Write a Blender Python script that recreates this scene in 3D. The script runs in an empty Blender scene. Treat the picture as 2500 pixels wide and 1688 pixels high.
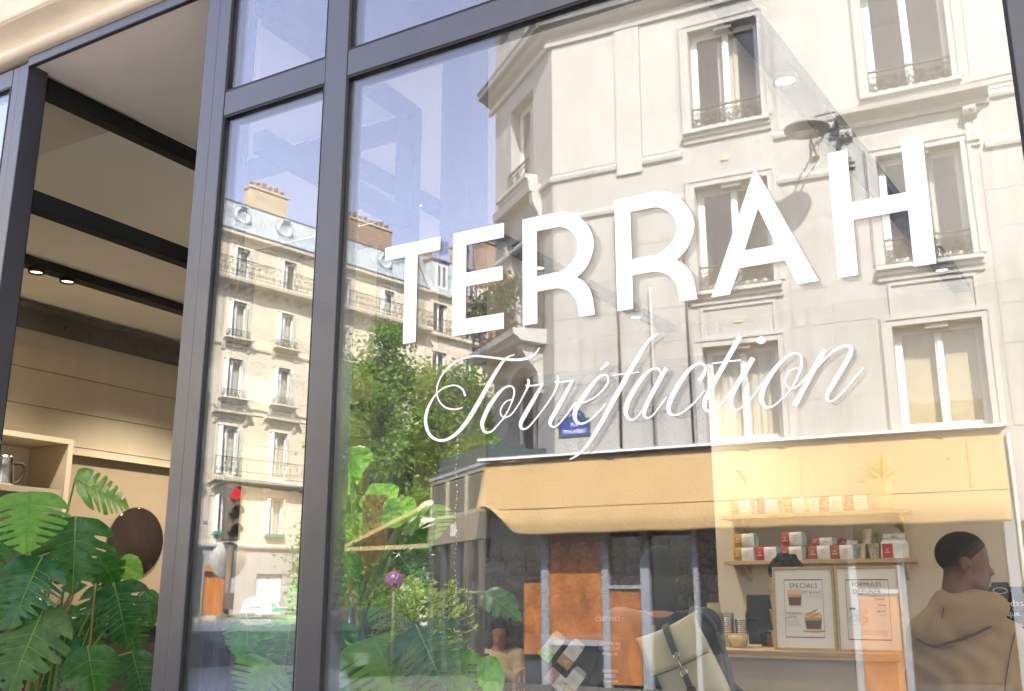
import bpy, math, random
import numpy as np
from mathutils import Vector, Matrix
random.seed(7); rng = np.random.default_rng(7)
S = bpy.context.scene; COL = S.collection
R = math.radians
# ------------------------------------------------------------------ camera, sky, sun, exposure
cd = bpy.data.cameras.new('camera'); cam = bpy.data.objects.new('camera', cd); COL.objects.link(cam)
cd.sensor_width = 36; cd.lens = 34.93; cd.clip_start = .05; cd.clip_end = 600
cam.location = (0, -1.8, 1.5); cam.rotation_euler = (R(90 + 14.2), 0, R(30.1)); S.camera = cam
SUN = Vector((.678, .955, 1.09)).normalized()
w = bpy.data.worlds.new('World'); S.world = w; w.use_nodes = True
nt = w.node_tree; bg = nt.nodes['Background']; sk = nt.nodes.new('ShaderNodeTexSky')
sk.sky_type = 'NISHITA'; sk.sun_disc = False; sk.sun_elevation = math.asin(SUN.z); sk.sun_rotation = math.atan2(SUN.x, SUN.y)
sk.air_density = 1.0; sk.dust_density = 1.6; sk.ozone_density = 4.0
hs = nt.nodes.new('ShaderNodeHueSaturation'); hs.inputs['Saturation'].default_value = .62; hs.inputs['Hue'].default_value = .525
nt.links.new(sk.outputs[0], hs.inputs['Color']); nt.links.new(hs.outputs[0], bg.inputs[0]); bg.inputs[1].default_value = .15
ld = bpy.data.lights.new('sun', 'SUN'); ld.energy = 4.2; ld.angle = R(.5); ld.color = (1, .95, .87)
so = bpy.data.objects.new('sun', ld); COL.objects.link(so); so.rotation_euler = SUN.to_track_quat('Z', 'Y').to_euler()
vs = S.view_settings; vs.view_transform = 'Standard'; vs.look = 'None'; vs.exposure = 2.9; vs.gamma = 1; vs.use_curve_mapping = False
cy = S.cycles; cy.use_denoising = True; cy.caustics_reflective = False; cy.caustics_refractive = False
cy.max_bounces = 8; cy.diffuse_bounces = 3; cy.glossy_bounces = 4; cy.transparent_max_bounces = 24; cy.transmission_bounces = 6
cy.sample_clamp_indirect = 6; cy.use_adaptive_sampling = False
# ------------------------------------------------------------------ materials
def lin(h):
    h = h.lstrip('#'); c = [int(h[i:i+2], 16) / 255 for i in (0, 2, 4)]
    return tuple(x / 12.92 if x <= .04045 else ((x + .055) / 1.055) ** 2.4 for x in c)
def mat(name, col, rough=.6, metal=0., var=None, bump=None, spec=.5, trans=0., emit=None, stretch=(1, 1, 1), coat=0., c2=None, det=4):
    """var=(noise scale, amount) varies the colour itself, bump=(scale, distance) adds fine relief"""
    m = bpy.data.materials.new(name); m.use_nodes = True; n = m.node_tree.nodes; l = m.node_tree.links
    b = n['Principled BSDF']; b.inputs['Base Color'].default_value = (*col, 1); b.inputs['Roughness'].default_value = rough
    b.inputs['Metallic'].default_value = metal; b.inputs['Specular IOR Level'].default_value = spec; b.inputs['Coat Weight'].default_value = coat
    if var or bump:
        tc = n.new('ShaderNodeTexCoord'); mp = n.new('ShaderNodeMapping'); mp.inputs['Scale'].default_value = stretch
        l.new(tc.outputs['Object'], mp.inputs[0])
    if var:
        t = n.new('ShaderNodeTexNoise'); t.inputs['Scale'].default_value = var[0]; t.inputs['Detail'].default_value = det; t.inputs['Roughness'].default_value = .62
        l.new(mp.outputs[0], t.inputs['Vector']); rp = n.new('ShaderNodeValToRGB'); a = var[1]
        d = c2 or tuple(x * (1 - a) for x in col); e = tuple(min(1, x * (1 + a * .6)) for x in col)
        rp.color_ramp.elements[0].position = .3; rp.color_ramp.elements[1].position = .7
        rp.color_ramp.elements[0].color = (*d, 1); rp.color_ramp.elements[1].color = (*e, 1)
        l.new(t.outputs[0], rp.inputs[0]); l.new(rp.outputs[0], b.inputs['Base Color'])
    if bump:
        t = n.new('ShaderNodeTexNoise'); t.inputs['Scale'].default_value = bump[0]; t.inputs['Detail'].default_value = 5
        l.new(mp.outputs[0], t.inputs['Vector']); bp = n.new('ShaderNodeBump'); bp.inputs['Strength'].default_value = .8; bp.inputs['Distance'].default_value = bump[1]
        l.new(t.outputs[0], bp.inputs['Height']); l.new(bp.outputs[0], b.inputs['Normal'])
    if trans:
        tb = n.new('ShaderNodeBsdfTranslucent'); mx = n.new('ShaderNodeMixShader'); mx.inputs[0].default_value = trans
        src = b.inputs['Base Color'].links[0].from_socket if b.inputs['Base Color'].links else None
        if src: l.new(src, tb.inputs[0])
        else: tb.inputs[0].default_value = (*col, 1)
        l.new(b.outputs[0], mx.inputs[1]); l.new(tb.outputs[0], mx.inputs[2]); l.new(mx.outputs[0], n['Material Output'].inputs[0])
    if emit:
        b.inputs['Emission Color'].default_value = (*emit[0], 1); b.inputs['Emission Strength'].default_value = emit[1]
    return m
def glass(name, tint, ior=1.5, gain=1., rough=0., wave=0.):
    m = bpy.data.materials.new(name); m.use_nodes = True; n = m.node_tree.nodes; l = m.node_tree.links
    n.remove(n['Principled BSDF']); ge = n.new('ShaderNodeNewGeometry'); dt = n.new('ShaderNodeVectorMath'); dt.operation = 'DOT_PRODUCT'
    l.new(ge.outputs['Incoming'], dt.inputs[0]); l.new(ge.outputs['True Normal'], dt.inputs[1])
    def op(o, a, b):
        q = n.new('ShaderNodeMath'); q.operation = o
        for i, v in enumerate((a, b)):
            if v is None: continue
            if isinstance(v, (int, float)): q.inputs[i].default_value = v
            else: l.new(v, q.inputs[i])
        return q.outputs[0]
    f0 = ((ior-1)/(ior+1))**2   # Schlick reflectance, the same from either side of the sheet
    c_ = op('POWER', op('SUBTRACT', 1., op('ABSOLUTE', dt.outputs['Value'], None)), 5.)
    ma = n.new('ShaderNodeMath'); ma.operation = 'MULTIPLY'; ma.use_clamp = True; ma.inputs[1].default_value = gain; l.new(op('ADD', op('MULTIPLY', c_, 1-f0), f0), ma.inputs[0])
    t = n.new('ShaderNodeBsdfTransparent'); t.inputs[0].default_value = (*tint, 1); g = n.new('ShaderNodeBsdfGlossy'); g.inputs['Roughness'].default_value = rough
    if wave:   # float glass is never perfectly flat
        tc = n.new('ShaderNodeTexCoord'); no = n.new('ShaderNodeTexNoise'); no.inputs['Scale'].default_value = 1.7; no.inputs['Detail'].default_value = 1; l.new(tc.outputs['Object'], no.inputs['Vector'])
        bp = n.new('ShaderNodeBump'); bp.inputs['Strength'].default_value = 1.; bp.inputs['Distance'].default_value = wave; l.new(no.outputs[0], bp.inputs['Height']); l.new(bp.outputs[0], g.inputs['Normal'])
    mx = n.new('ShaderNodeMixShader'); l.new(ma.outputs[0], mx.inputs[0]); l.new(t.outputs[0], mx.inputs[1]); l.new(g.outputs[0], mx.inputs[2])
    if wave:   # thin film of dust and wiped smears
        mp = n.new('ShaderNodeMapping'); mp.inputs['Scale'].default_value = (3., 3., 1.1); mp.inputs['Rotation'].default_value = (0, .5, 0); l.new(tc.outputs['Object'], mp.inputs[0]); n2 = n.new('ShaderNodeTexNoise'); n2.inputs['Scale'].default_value = 2.4; n2.inputs['Detail'].default_value = 9; n2.inputs['Roughness'].default_value = .7; n2.inputs['Distortion'].default_value = .6; l.new(mp.outputs[0], n2.inputs['Vector'])
        mr = n.new('ShaderNodeMapRange'); mr.inputs[1].default_value = .42; mr.inputs[2].default_value = .8; mr.inputs[3].default_value = .003; mr.inputs[4].default_value = .022; l.new(n2.outputs[0], mr.inputs[0])
        df = n.new('ShaderNodeBsdfDiffuse'); df.inputs[0].default_value = (.75, .75, .72, 1); m2 = n.new('ShaderNodeMixShader'); l.new(mr.outputs[0], m2.inputs[0]); l.new(mx.outputs[0], m2.inputs[1]); l.new(df.outputs[0], m2.inputs[2]); mx = m2
    l.new(mx.outputs[0], n['Material Output'].inputs[0]); return m
def stained(name, col, dark, rough=.8, streak=.5, joint=None):
    """stucco / limestone: broad mottling, vertical streaks and fine grain"""
    m = mat(name, col, rough, var=(1.3, .10), bump=(45, .002), spec=.25); n = m.node_tree.nodes; l = m.node_tree.links
    b = n['Principled BSDF']; src = b.inputs['Base Color'].links[0].from_socket
    tc = n.new('ShaderNodeTexCoord'); mp = n.new('ShaderNodeMapping'); mp.inputs['Scale'].default_value = (2.6, 2.6, .22); l.new(tc.outputs['Object'], mp.inputs[0])
    t = n.new('ShaderNodeTexNoise'); t.inputs['Scale'].default_value = 2.2; t.inputs['Detail'].default_value = 7; l.new(mp.outputs[0], t.inputs['Vector'])
    rp = n.new('ShaderNodeMapRange'); rp.inputs[1].default_value = .44; rp.inputs[2].default_value = .72; rp.inputs[4].default_value = streak; l.new(t.outputs[0], rp.inputs[0])
    mx = n.new('ShaderNodeMix'); mx.data_type = 'RGBA'; l.new(rp.outputs[0], mx.inputs[0]); l.new(src, mx.inputs[6]); mx.inputs[7].default_value = (*dark, 1)
    l.new(mx.outputs[2], b.inputs['Base Color']); return m
M = dict(
    steel=mat('dark_painted_steel', (.012, .0135, .023), .38, var=(9, .3), bump=(160, .0003), spec=.9, coat=.1),
    steel_edge=mat('blackened_steel', (.006, .0075, .0075), .5, spec=.22),
    gasket=mat('black_rubber_gasket', (.008, .008, .009), .5, spec=.3),
    glass=glass('shopfront_glass', (.985, .99, .985), 1.52, 1.65, 0., .00035),
    glass_side=glass('clear_glass', (.98, .99, .98), 1.5, .15),
    vinyl=mat('white_vinyl', (.86, .86, .85), .5, var=(30, .02)),
    stone=stained('facade_limestone', (.70, .60, .47), (.52, .41, .29), .85, .25),
    soffit=mat('painted_soffit', (.86, .77, .69), .7, var=(1.6, .10), bump=(90, .0008)),
    plaster=mat('warm_white_plaster', (.62, .53, .41), .8, var=(.9, .06), bump=(70, .0008)),
    ceil=mat('painted_ceiling', (.82, .79, .74), .85, var=(.8, .05)),
    panelled=mat('beige_wall_panel', (.56, .47, .345), .6, var=(1.2, .08), stretch=(1, 4, 1)),
    iron_old=mat('old_riveted_iron', (.07, .065, .06), .65, .3, var=(7, .5), bump=(22, .004), c2=(.12, .10, .08)),
    rubble=mat('rubble_stone', (.27, .165, .088), .9, var=(4, .35), bump=(14, .02)),
    mortar=mat('lime_mortar', (.09, .062, .04), .95, bump=(30, .01)),
    oak=mat('pale_oak', (.52, .36, .19), .55, var=(6, .22), stretch=(1, 1, 9)),
    counter=mat('counter_laminate', (.50, .38, .25), .45, var=(3, .1), stretch=(1, 6, 1)),
    darkfloor=mat('concrete_floor', (.10, .09, .077), .5, var=(3, .12)),
    black=mat('matte_black', (.012, .012, .013), .5, var=(8, .2)),
    blackgloss=mat('black_plastic', (.010, .010, .011), .18),
    chrome=mat('brushed_metal', (.62, .62, .62), .22, 1.),
    paper=mat('white_paper', (.80, .78, .73), .8, var=(20, .03)),
    bagwhite=mat('white_pouch', (.74, .73, .70), .55, var=(14, .05)),
    bagside=mat('grey_green_gusset', (.34, .38, .37), .5, var=(14, .1)),
    ochre=mat('ochre_label', (.50, .25, .04), .6), rust=mat('brick_red_label', (.36, .07, .045), .6), crimson=mat('crimson_label', (.48, .02, .05), .6),
    green=mat('lime_label', (.25, .55, .05), .6), pink=mat('pink_label', (.52, .25, .27), .6), tan=mat('tan_label', (.50, .29, .10), .6), sand=mat('sand_label', (.65, .45, .22), .6),
    maroon=mat('maroon_print', (.20, .015, .035), .7), greyprint=mat('grey_print', (.36, .34, .32), .8), blackprint=mat('black_print', (.03, .03, .03), .8), blueprint=mat('blue_print', (.05, .06, .35), .8),
    cupcream=mat('cream_card', (.66, .60, .47), .7, var=(12, .05)), ceramic=mat('cream_ceramic', (.68, .55, .34), .3, var=(10, .05)),
    coffee=mat('coffee_brown', (.10, .03, .015), .5), foam=mat('milk_foam', (.75, .50, .30), .7), biscuit=mat('biscuit', (.55, .26, .09), .8),
    leaf=mat('monstera_leaf', (.060, .22, .032), .36, var=(8, .35), bump=(26, .002), trans=.35, c2=(.026, .12, .018)),
    leaf_light=mat('daylit_monstera_leaf', (.20, .48, .06), .38, var=(9, .25), bump=(26, .002), trans=.4),  # lighter leaf copy with window daylight put into its colour
    leaf_old=mat('older_monstera_leaf', (.095, .21, .040), .42, var=(6, .4), bump=(30, .002), trans=.35, c2=(.045, .12, .022)), leaf_blue=mat('cool_monstera_leaf', (.045, .19, .055), .30, var=(9, .4), bump=(24, .002), trans=.3, c2=(.018, .095, .03)),
    rib=mat('pale_leaf_rib', (.20, .38, .07), .5), stem=mat('green_stem', (.13, .22, .05), .5, var=(9, .3)), deadstem=mat('tan_stem', (.34, .22, .10), .8),
    coir=mat('coir_fibre', (.34, .20, .075), .95, var=(40, .5), bump=(60, .006)), fern=mat('asparagus_fern', (.52, .64, .07), .7, trans=.4, var=(3, .3)),
    terracotta=mat('terracotta', (.40, .20, .13), .8, var=(5, .2)), soil=mat('potting_soil', (.03, .02, .012), .95),
    skin_dark=mat('brown_skin', (.12, .045, .018), .45, var=(6, .1), spec=.35), skin=mat('pale_skin', (.45, .22, .14), .5, var=(6, .1), spec=.35),
    hair=mat('black_hair', (.008, .007, .006), .8, spec=.15, bump=(220, .003), var=(60, .3)), hairmid=mat('cropped_hair_sides', (.020, .012, .008), .8, spec=.2, bump=(300, .0015)), hairfade=mat('short_cropped_hair', (.042, .021, .012), .8, spec=.2, bump=(300, .0015)),
    hoodie=mat('taupe_fleece', (.30, .20, .105), .95, var=(7, .12), bump=(190, .0015)), seam=mat('dark_seam', (.06, .035, .03), .9),
    denim=mat('dark_trousers', (.03, .032, .04), .9), shirt=mat('cream_shirt', (.58, .46, .29), .85, var=(5, .1), bump=(60, .001)), jacket=mat('black_jacket', (.010, .012, .016), .6, var=(7, .3), bump=(20, .004)),
    canvasbag=mat('khaki_rubberised_canvas', (.58, .52, .36), .5, var=(3, .06), bump=(90, .0006)), strap=mat('grey_webbing', (.06, .075, .08), .7),
    chairwood=mat('bent_beech', (.40, .17, .05), .4, var=(5, .2)),
    # street
    stucco=stained('pale_stucco', (.395, .385, .366), (.27, .255, .232), .85, .55), stucco_trim=stained('pale_moulding', (.43, .418, .396), (.315, .30, .272), .8, .3),
    lime=stained('cream_limestone', (.61, .54, .415), (.42, .33, .22), .85, .4), lime_trim=stained('cream_stone_trim', (.64, .57, .445), (.44, .35, .24), .8, .3),
    zinc=mat('zinc_roof', (.40, .44, .47), .42, .15, var=(1.4, .18), bump=(3, .006)), slate=mat('dark_zinc', (.12, .13, .14), .5, .2, var=(2, .2)),
    iron=mat('wrought_iron', (.035, .033, .03), .5), irongrey=mat('aged_railing', (.075, .065, .052), .55),
    whitewood=mat('white_window_paint', (.72, .71, .67), .45, var=(6, .05)), wpane=glass('house_window_glass', (.91, .90, .87), 1.55, 1.6), room=mat('dim_room', (.36, .335, .295), .9), curtain=mat('voile_curtain', (.64, .64, .60), .9, var=(5, .08), stretch=(14, 1, .4)),
    blind=mat('cream_blind', (.66, .60, .44), .85), brickpot=mat('clay_chimney_pot', (.36, .19, .14), .85, var=(4, .2)), chim=mat('chimney_render', (.46, .37, .25), .9, var=(2, .25)), chimbrick=mat('chimney_brick', (.30, .21, .15), .9, var=(6, .3)),
    awning=mat('ochre_awning_canvas', (.45, .305, .14), .85, var=(1.6, .08), bump=(120, .0006), trans=.15, stretch=(1, 1, .35)),
    greysteel=mat('blue_grey_shop_steel', (.20, .215, .24), .45, var=(4, .1)), shopdark=mat('dark_shop_paint', (.035, .04, .045), .45), louvre=mat('khaki_louvre', (.46, .41, .28), .6), fascia=mat('taupe_fascia', (.34, .26, .17), .6, var=(2, .1)),
    burl=mat('burl_veneer', (.31, .115, .028), .35, var=(3.2, .35), c2=(.16, .05, .013), stretch=(1, 1, .6), det=9), shopglass=mat('shop_dark_glass', (.018, .020, .022), .04, spec=.6),
    greenpaint=mat('dark_green_zinc', (.05, .075, .07), .5, var=(3, .2)), signblue=mat('street_sign_blue', (.045, .06, .30), .35), signgreen=mat('street_sign_green', (.04, .13, .05), .4), signwhite=mat('enamel_white', (.75, .75, .75), .4),
    asphalt=mat('asphalt', (.062, .06, .057), .9, var=(3, .25), bump=(120, .004)), pave=mat('pavement_asphalt', (.40, .375, .335), .9, var=(2, .15), bump=(90, .002)), farpave=mat('shaded_pavement', (.065, .063, .058), .9, var=(2, .2)), kerb=mat('granite_kerb', (.33, .32, .30), .8, var=(20, .2)),  # far pavement colour darkened to carry the shade of the trees
    lampgrey=mat('lamp_grey', (.32, .31, .28), .5), lampglass=mat('lamp_diffuser', (.55, .52, .45), .3), bark=mat('tree_bark', (.13, .10, .07), .95, var=(4, .3), bump=(16, .02)),
    foliage=mat('plane_tree_leaf', (.22, .36, .05), .5, trans=.55, var=(.9, .35)), foliage2=mat('lime_tree_leaf', (.22, .36, .05), .5, trans=.55, var=(.9, .35)), foliage3=mat('dark_shrub_leaf', (.035, .09, .02), .6, trans=.25, var=(2, .3)), flower=mat('red_petal', (.55, .03, .04), .6), flower2=mat('yellow_petal', (.65, .5, .12), .6),
    carwhite=mat('grey_car_paint', (.10, .11, .11), .3, .2, coat=1.), cardark=mat('dark_blue_car_paint', (.02, .03, .05), .3, .2, coat=1.), carglass=mat('car_glass', (.02, .03, .04), .05), tyre=mat('tyre_rubber', (.015, .015, .015), .8), redlens=mat('red_lens', (.30, .01, .01), .2, emit=((1, .03, .02), .03)), taxigreen=mat('taxi_sign_green', (.1, .5, .25), .4), taxiwhite=mat('taxi_sign_white', (.75, .78, .75), .4),
    redsignal=mat('red_signal_lens', (.6, .01, .01), .3, emit=((1, .02, .03), .5)), signalbody=mat('brown_signal_housing', (.12, .085, .06), .6), orange=mat('orange_door_varnish', (.45, .17, .03), .5, var=(3, .2), stretch=(3, 3, .4)), teal=mat('green_planter_paint', (.03, .22, .17), .5),
    lampon=mat('lit_spot_lens', (1, .8, .5), .3, emit=((1, .72, .42), 1.2)), signred=mat('sign_red', (.28, .02, .03), .4), mirror=mat('smoked_mirror', (.05, .035, .03), .05, .5),
)
# ------------------------------------------------------------------ mesh builder
class MB:
    def __init__(s, T=None): s.v, s.f, s.sm, s.T = [], [], [], T
    def add(s, vs, fs, smooth=False):
        o = len(s.v); s.v += [s.T(*p) for p in vs] if s.T else [tuple(p) for p in vs]
        s.f += [tuple(i + o for i in f) for f in fs]; s.sm += [smooth] * len(fs); return s
    def box(s, x0, y0, z0, x1, y1, z1):
        x0, x1 = sorted((x0, x1)); y0, y1 = sorted((y0, y1)); z0, z1 = sorted((z0, z1))
        return s.add([(x0,y0,z0),(x1,y0,z0),(x1,y1,z0),(x0,y1,z0),(x0,y0,z1),(x1,y0,z1),(x1,y1,z1),(x0,y1,z1)],
            [(0,3,2,1),(4,5,6,7),(0,1,5,4),(1,2,6,5),(2,3,7,6),(3,0,4,7)])
    def cbox(s, c, d): return s.box(c[0]-d[0]/2, c[1]-d[1]/2, c[2]-d[2]/2, c[0]+d[0]/2, c[1]+d[1]/2, c[2]+d[2]/2)
    def prism(s, poly, f0, f1, smooth=False):
        """poly: list of 2D points (counter-clockwise), f0/f1 map (a,b)->xyz for the two ends"""
        n = len(poly); s.add([f0(*p) for p in poly] + [f1(*p) for p in poly], [tuple(range(n))[::-1], tuple(range(n, 2*n))])
        o = len(s.v) - 2*n
        for i in range(n): s.f.append((o+i, o+(i+1) % n, o+n+(i+1) % n, o+n+i)); s.sm.append(smooth)
        return s
    def profx(s, poly, x0, x1): return s.prism(poly, lambda a, b: (x0, a, b), lambda a, b: (x1, a, b))   # poly in (y,z), run along x
    def profy(s, poly, y0, y1, smooth=False): return s.prism(poly, lambda a, b: (a, y0, b), lambda a, b: (a, y1, b), smooth)   # poly in (x,z)
    def tube(s, pts, r, n=8, closed=False, smooth=True):
        P = [Vector(p) for p in pts]; rr = r if isinstance(r, (list, tuple)) else [r]*len(P); N = len(P); ring = []; up = None
        for i in range(N):
            a = P[i-1] if (i or closed) else P[i]; b = P[(i+1) % N] if (i < N-1 or closed) else P[i]
            t = (b - a).normalized() if (b-a).length > 1e-9 else Vector((0,0,1))
            if up is None: up = Vector((0,0,1)) if abs(t.z) < .9 else Vector((1,0,0))
            x = t.cross(up);  x = x.normalized() if x.length > 1e-6 else t.orthogonal().normalized(); y = t.cross(x).normalized(); up = -y if False else up
            ring.append([P[i] + (x*math.cos(k*2*math.pi/n) + y*math.sin(k*2*math.pi/n))*rr[i] for k in range(n)])
        vs = [tuple(q) for g in ring for q in g]; fs = []
        for i in range(N if closed else N-1):
            j = (i+1) % N
            for k in range(n): fs.append((i*n+k, i*n+(k+1) % n, j*n+(k+1) % n, j*n+k))
        s.add(vs, fs, smooth)
        if not closed:
            o = len(s.v) - N*n; s.f += [tuple(o+k for k in range(n))[::-1], tuple(o+(N-1)*n+k for k in range(n))]; s.sm += [False, False]
        return s
    def lathe(s, prof, c=(0,0,0), n=16, ax='z', smooth=True):
        vs, fs = [], []
        for r, h in prof:
            for k in range(n):
                a = 2*math.pi*k/n; p = (r*math.cos(a), r*math.sin(a), h)
                if ax == 'y': p = (p[0], p[2], p[1])
                if ax == 'x': p = (p[2], p[0], p[1])
                vs.append((c[0]+p[0], c[1]+p[1], c[2]+p[2]))
        m = len(prof)
        for i in range(m-1):
            for k in range(n): fs.append((i*n+k, i*n+(k+1) % n, (i+1)*n+(k+1) % n, (i+1)*n+k))
        s.add(vs, fs, smooth); o = len(s.v) - m*n
        s.f += [tuple(o+k for k in range(n))[::-1], tuple(o+(m-1)*n+k for k in range(n))]; s.sm += [False]*2
        return s
    def mesh(s, name, m):
        me = bpy.data.meshes.new(name); me.from_pydata(s.v, [], s.f); me.polygons.foreach_set('use_smooth', s.sm)
        me.materials.append(M[m] if isinstance(m, str) else m); me.update(); return me
    def build(s, name, m, parent=None, **k): return link(name, s.mesh(name, m), parent, **k)
def link(name, me, parent=None, loc=None, rot=None, scale=None, label=None):
    o = bpy.data.objects.new(name, me); COL.objects.link(o)
    if parent is not None: o.parent = parent
    if loc is not None: o.location = loc
    if rot is not None: o.rotation_euler = rot
    if scale is not None: o.scale = scale
    if label: o['label'] = label
    return o
def tag(o, label, cat, group=None, kind=None):
    o['label'] = label; o['category'] = cat
    if group: o['group'] = group
    if kind: o['kind'] = kind
    return o
def thing(name, label, cat, loc=(0,0,0), rz=0., group=None):
    o = bpy.data.objects.new(name, None); COL.objects.link(o); o.location = loc; o.rotation_euler = (0, 0, rz); o.empty_display_size = .1
    return tag(o, label, cat, group)
def struct(o): o['kind'] = 'structure'; return o
def copy_tree(o, parent=None):
    c = o.copy(); COL.objects.link(c)
    if parent is not None: c.parent = parent
    for ch in list(o.children): copy_tree(ch, c)
    return c
def bevel(o, wd=.003, seg=2):
    b = o.modifiers.new('bevel', 'BEVEL'); b.width = wd; b.segments = seg; b.limit_method = 'ANGLE'; return o
def text(name, s, size, m, parent, loc, rot, align='CENTER', ext=.0006, sx=1., sp=1.):
    c = bpy.data.curves.new(name, 'FONT'); c.body = s; c.size = size; c.align_x = align; c.extrude = ext; c.space_character = sp; c.resolution_u = 3
    t = bpy.data.objects.new(name, c); COL.objects.link(t); bpy.context.view_layer.update()
    me = bpy.data.meshes.new_from_object(t.evaluated_get(bpy.context.evaluated_depsgraph_get())); bpy.data.objects.remove(t); bpy.data.curves.remove(c)
    me.materials.clear(); me.materials.append(M[m]); return link(name, me, parent, loc, rot, (sx, 1, 1))
def catmull(pts, k=5):
    P = [np.array(p, float) for p in pts]; out = []
    for i in range(len(P)-1):
        a = P[i-1] if i else 2*P[0]-P[1]; b, c = P[i], P[i+1]; d = P[i+2] if i+2 < len(P) else 2*P[-1]-P[-2]
        for j in range(k):
            t = j/k; out.append(.5*((2*b)+(c-a)*t+(2*a-5*b+4*c-d)*t*t+(3*b-a-3*c+d)*t**3))
    out.append(P[-1]); return out
# ------------------------------------------------------------------ organic shapes: signed distances meshed by surface nets
def cone(a, b, r1, r2):
    a, b = np.array(a, float), np.array(b, float)
    def f(P):
        d = b-a; t = np.clip(((P-a)@d)/max(d@d, 1e-9), 0, 1); return np.linalg.norm(P-(a+t[..., None]*d), axis=-1)-(r1+(r2-r1)*t)
    return f
def ell(c, r, rot=None):
    c, r = np.array(c, float), np.array(r, float); Rm = np.array(rot.to_3x3()) if rot is not None else np.eye(3)
    def f(P): return (np.linalg.norm(((P-c)@Rm)/r, axis=-1)-1)*r.min()
    return f
def smin(fs, k):
    def f(P):
        d = fs[0](P)
        for g in fs[1:]:
            e = g(P); h = np.clip(.5+.5*(e-d)/k, 0, 1); d = e*(1-h)+d*h-k*h*(1-h)
        return d
    return f
def cut(f, g, k=.005):
    def h(P):
        a, b = f(P), -g(P); t = np.clip(.5-.5*(b-a)/k, 0, 1); return b*(1-t)+a*t+k*t*(1-t)
    return h
def sdf_mesh(name, f, lo, hi, h, m, parent=None):
    ax = [np.arange(lo[i], hi[i]+h, h) for i in range(3)]; G = np.stack(np.meshgrid(*ax, indexing='ij'), -1); V = f(G); ins = V < 0
    n = np.array(V.shape)-1; corners = [(i,j,k) for i in (0,1) for j in (0,1) for k in (0,1)]
    sl = lambda A, c: A[c[0]:c[0]+n[0], c[1]:c[1]+n[1], c[2]:c[2]+n[2]]
    cnt = sum(sl(ins, c).astype(int) for c in corners); act = (cnt > 0) & (cnt < 8); idx = -np.ones(n, int); idx[act] = np.arange(act.sum())
    acc = np.zeros((*n, 3)); num = np.zeros(n)
    for c in corners:
        for a in range(3):
            if c[a]: continue
            e = list(c); e[a] = 1; v0, v1 = sl(V, c), sl(V, tuple(e)); cr = (v0 < 0) != (v1 < 0)
            t = np.where(cr, v0/np.where(cr, v0-v1, 1), 0); p = np.array(c, float)+np.zeros((*n, 3)); p[..., a] += t
            acc += np.where(cr[..., None], p, 0); num += cr
    I = np.argwhere(act); vert = np.array(lo)+(I+acc[act]/num[act][:, None])*h; faces = []
    for a in range(3):
        b, c = (a+1) % 3, (a+2) % 3; s0 = [slice(None)]*3; s0[a] = slice(0, -1); s1 = [slice(None)]*3; s1[a] = slice(1, None)
        x0, x1 = ins[tuple(s0)], ins[tuple(s1)]
        for q in np.argwhere(x0 != x1):
            if q[b] == 0 or q[c] == 0 or q[b] > n[b]-1 or q[c] > n[c]-1: continue
            o = lambda db, dc: tuple(q[i]-(db if i == b else 0)-(dc if i == c else 0) for i in range(3))
            Q = [idx[o(1,1)], idx[o(0,1)], idx[o(0,0)], idx[o(1,0)]]
            faces.append(Q if x0[tuple(q)] else Q[::-1])
    me = bpy.data.meshes.new(name); me.from_pydata(vert.tolist(), [], [list(map(int, q)) for q in faces]); me.polygons.foreach_set('use_smooth', [True]*len(faces))
    me.materials.append(M[m]); me.update(); return link(name, me, parent)
# ------------------------------------------------------------------ ground of the street
FZ = lambda z: 1.5 + (z - 1.5) * .9833
struct(MB().box(-150, -160, -.6, 120, 30, -.16).build('road', 'asphalt'))
struct(MB().box(-60, -3.0, -.155, 40, 12, -.004).build('near_pavement', 'pave'))
mb = MB()
for i in range(60): mb.box(-60 + i*1.6, -3.22, -.155, -58.42 + i*1.6, -3.005, -.002 - .003*(i % 3))
struct(mb.build('near_kerb', 'kerb'))
# ------------------------------------------------------------------ own building: limestone above, steel shop front below
t = thing('limestone_facade', 'warm limestone wall of large blocks with a rounded drip moulding above the entrance recess', 'building wall', (0, 0, 0))
MB().box(-9, .10, 3.27, 3.1, .5, 7.2).build('wall', 'stone', t)
prof = [(.10, 3.262)] + [tuple(p) for p in catmull([(-.015, 3.262), (-.032, 3.268), (-.042, 3.284), (-.036, 3.302), (-.022, 3.314), (-.022, 3.332), (-.036, 3.352), (-.060, 3.366), (-.078, 3.376)], 4)] + [(.10, 3.376)]
MB().prism(prof, lambda a, b: (-9, a, b), lambda a, b: (3.1, a, b), True).build('drip_moulding', 'stone', t)
bl = MB().box(0, -.085, 0, 1.288, .095, .60).mesh('stone_block', 'stone'); bl2 = MB().box(0, -.082, 0, 1.288, .095, .60).mesh('stone_block', 'stone')
for r in range(6):
    for i in range(9):
        o = link('stone_block', bl if (i + r) % 2 else bl2, t, (-9.1 + i*1.295 + (.62 if r % 2 else 0) - (.03), 0, 3.378 + r*.607)); bevel(o, .012, 3)
MB().box(-9, .2, -.1, -4.35, .5, 3.26).build('pier', 'stone', t)
MB().box(1.2, .06, -.1, 3.1, .5, 3.26).build('pier', 'stone', t)
MB().box(-9, .5, 3.9, 3.0, 9, 4.2).build('upper_floor', 'plaster', t)
MB().box(-9, 9.0, -.1, 3.1, 9.3, 7.2).build('rear_wall', 'plaster', t)
MB().box(-9, .5, 7.0, 3.1, 9.0, 7.2).build('roof', 'slate', t)

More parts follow.
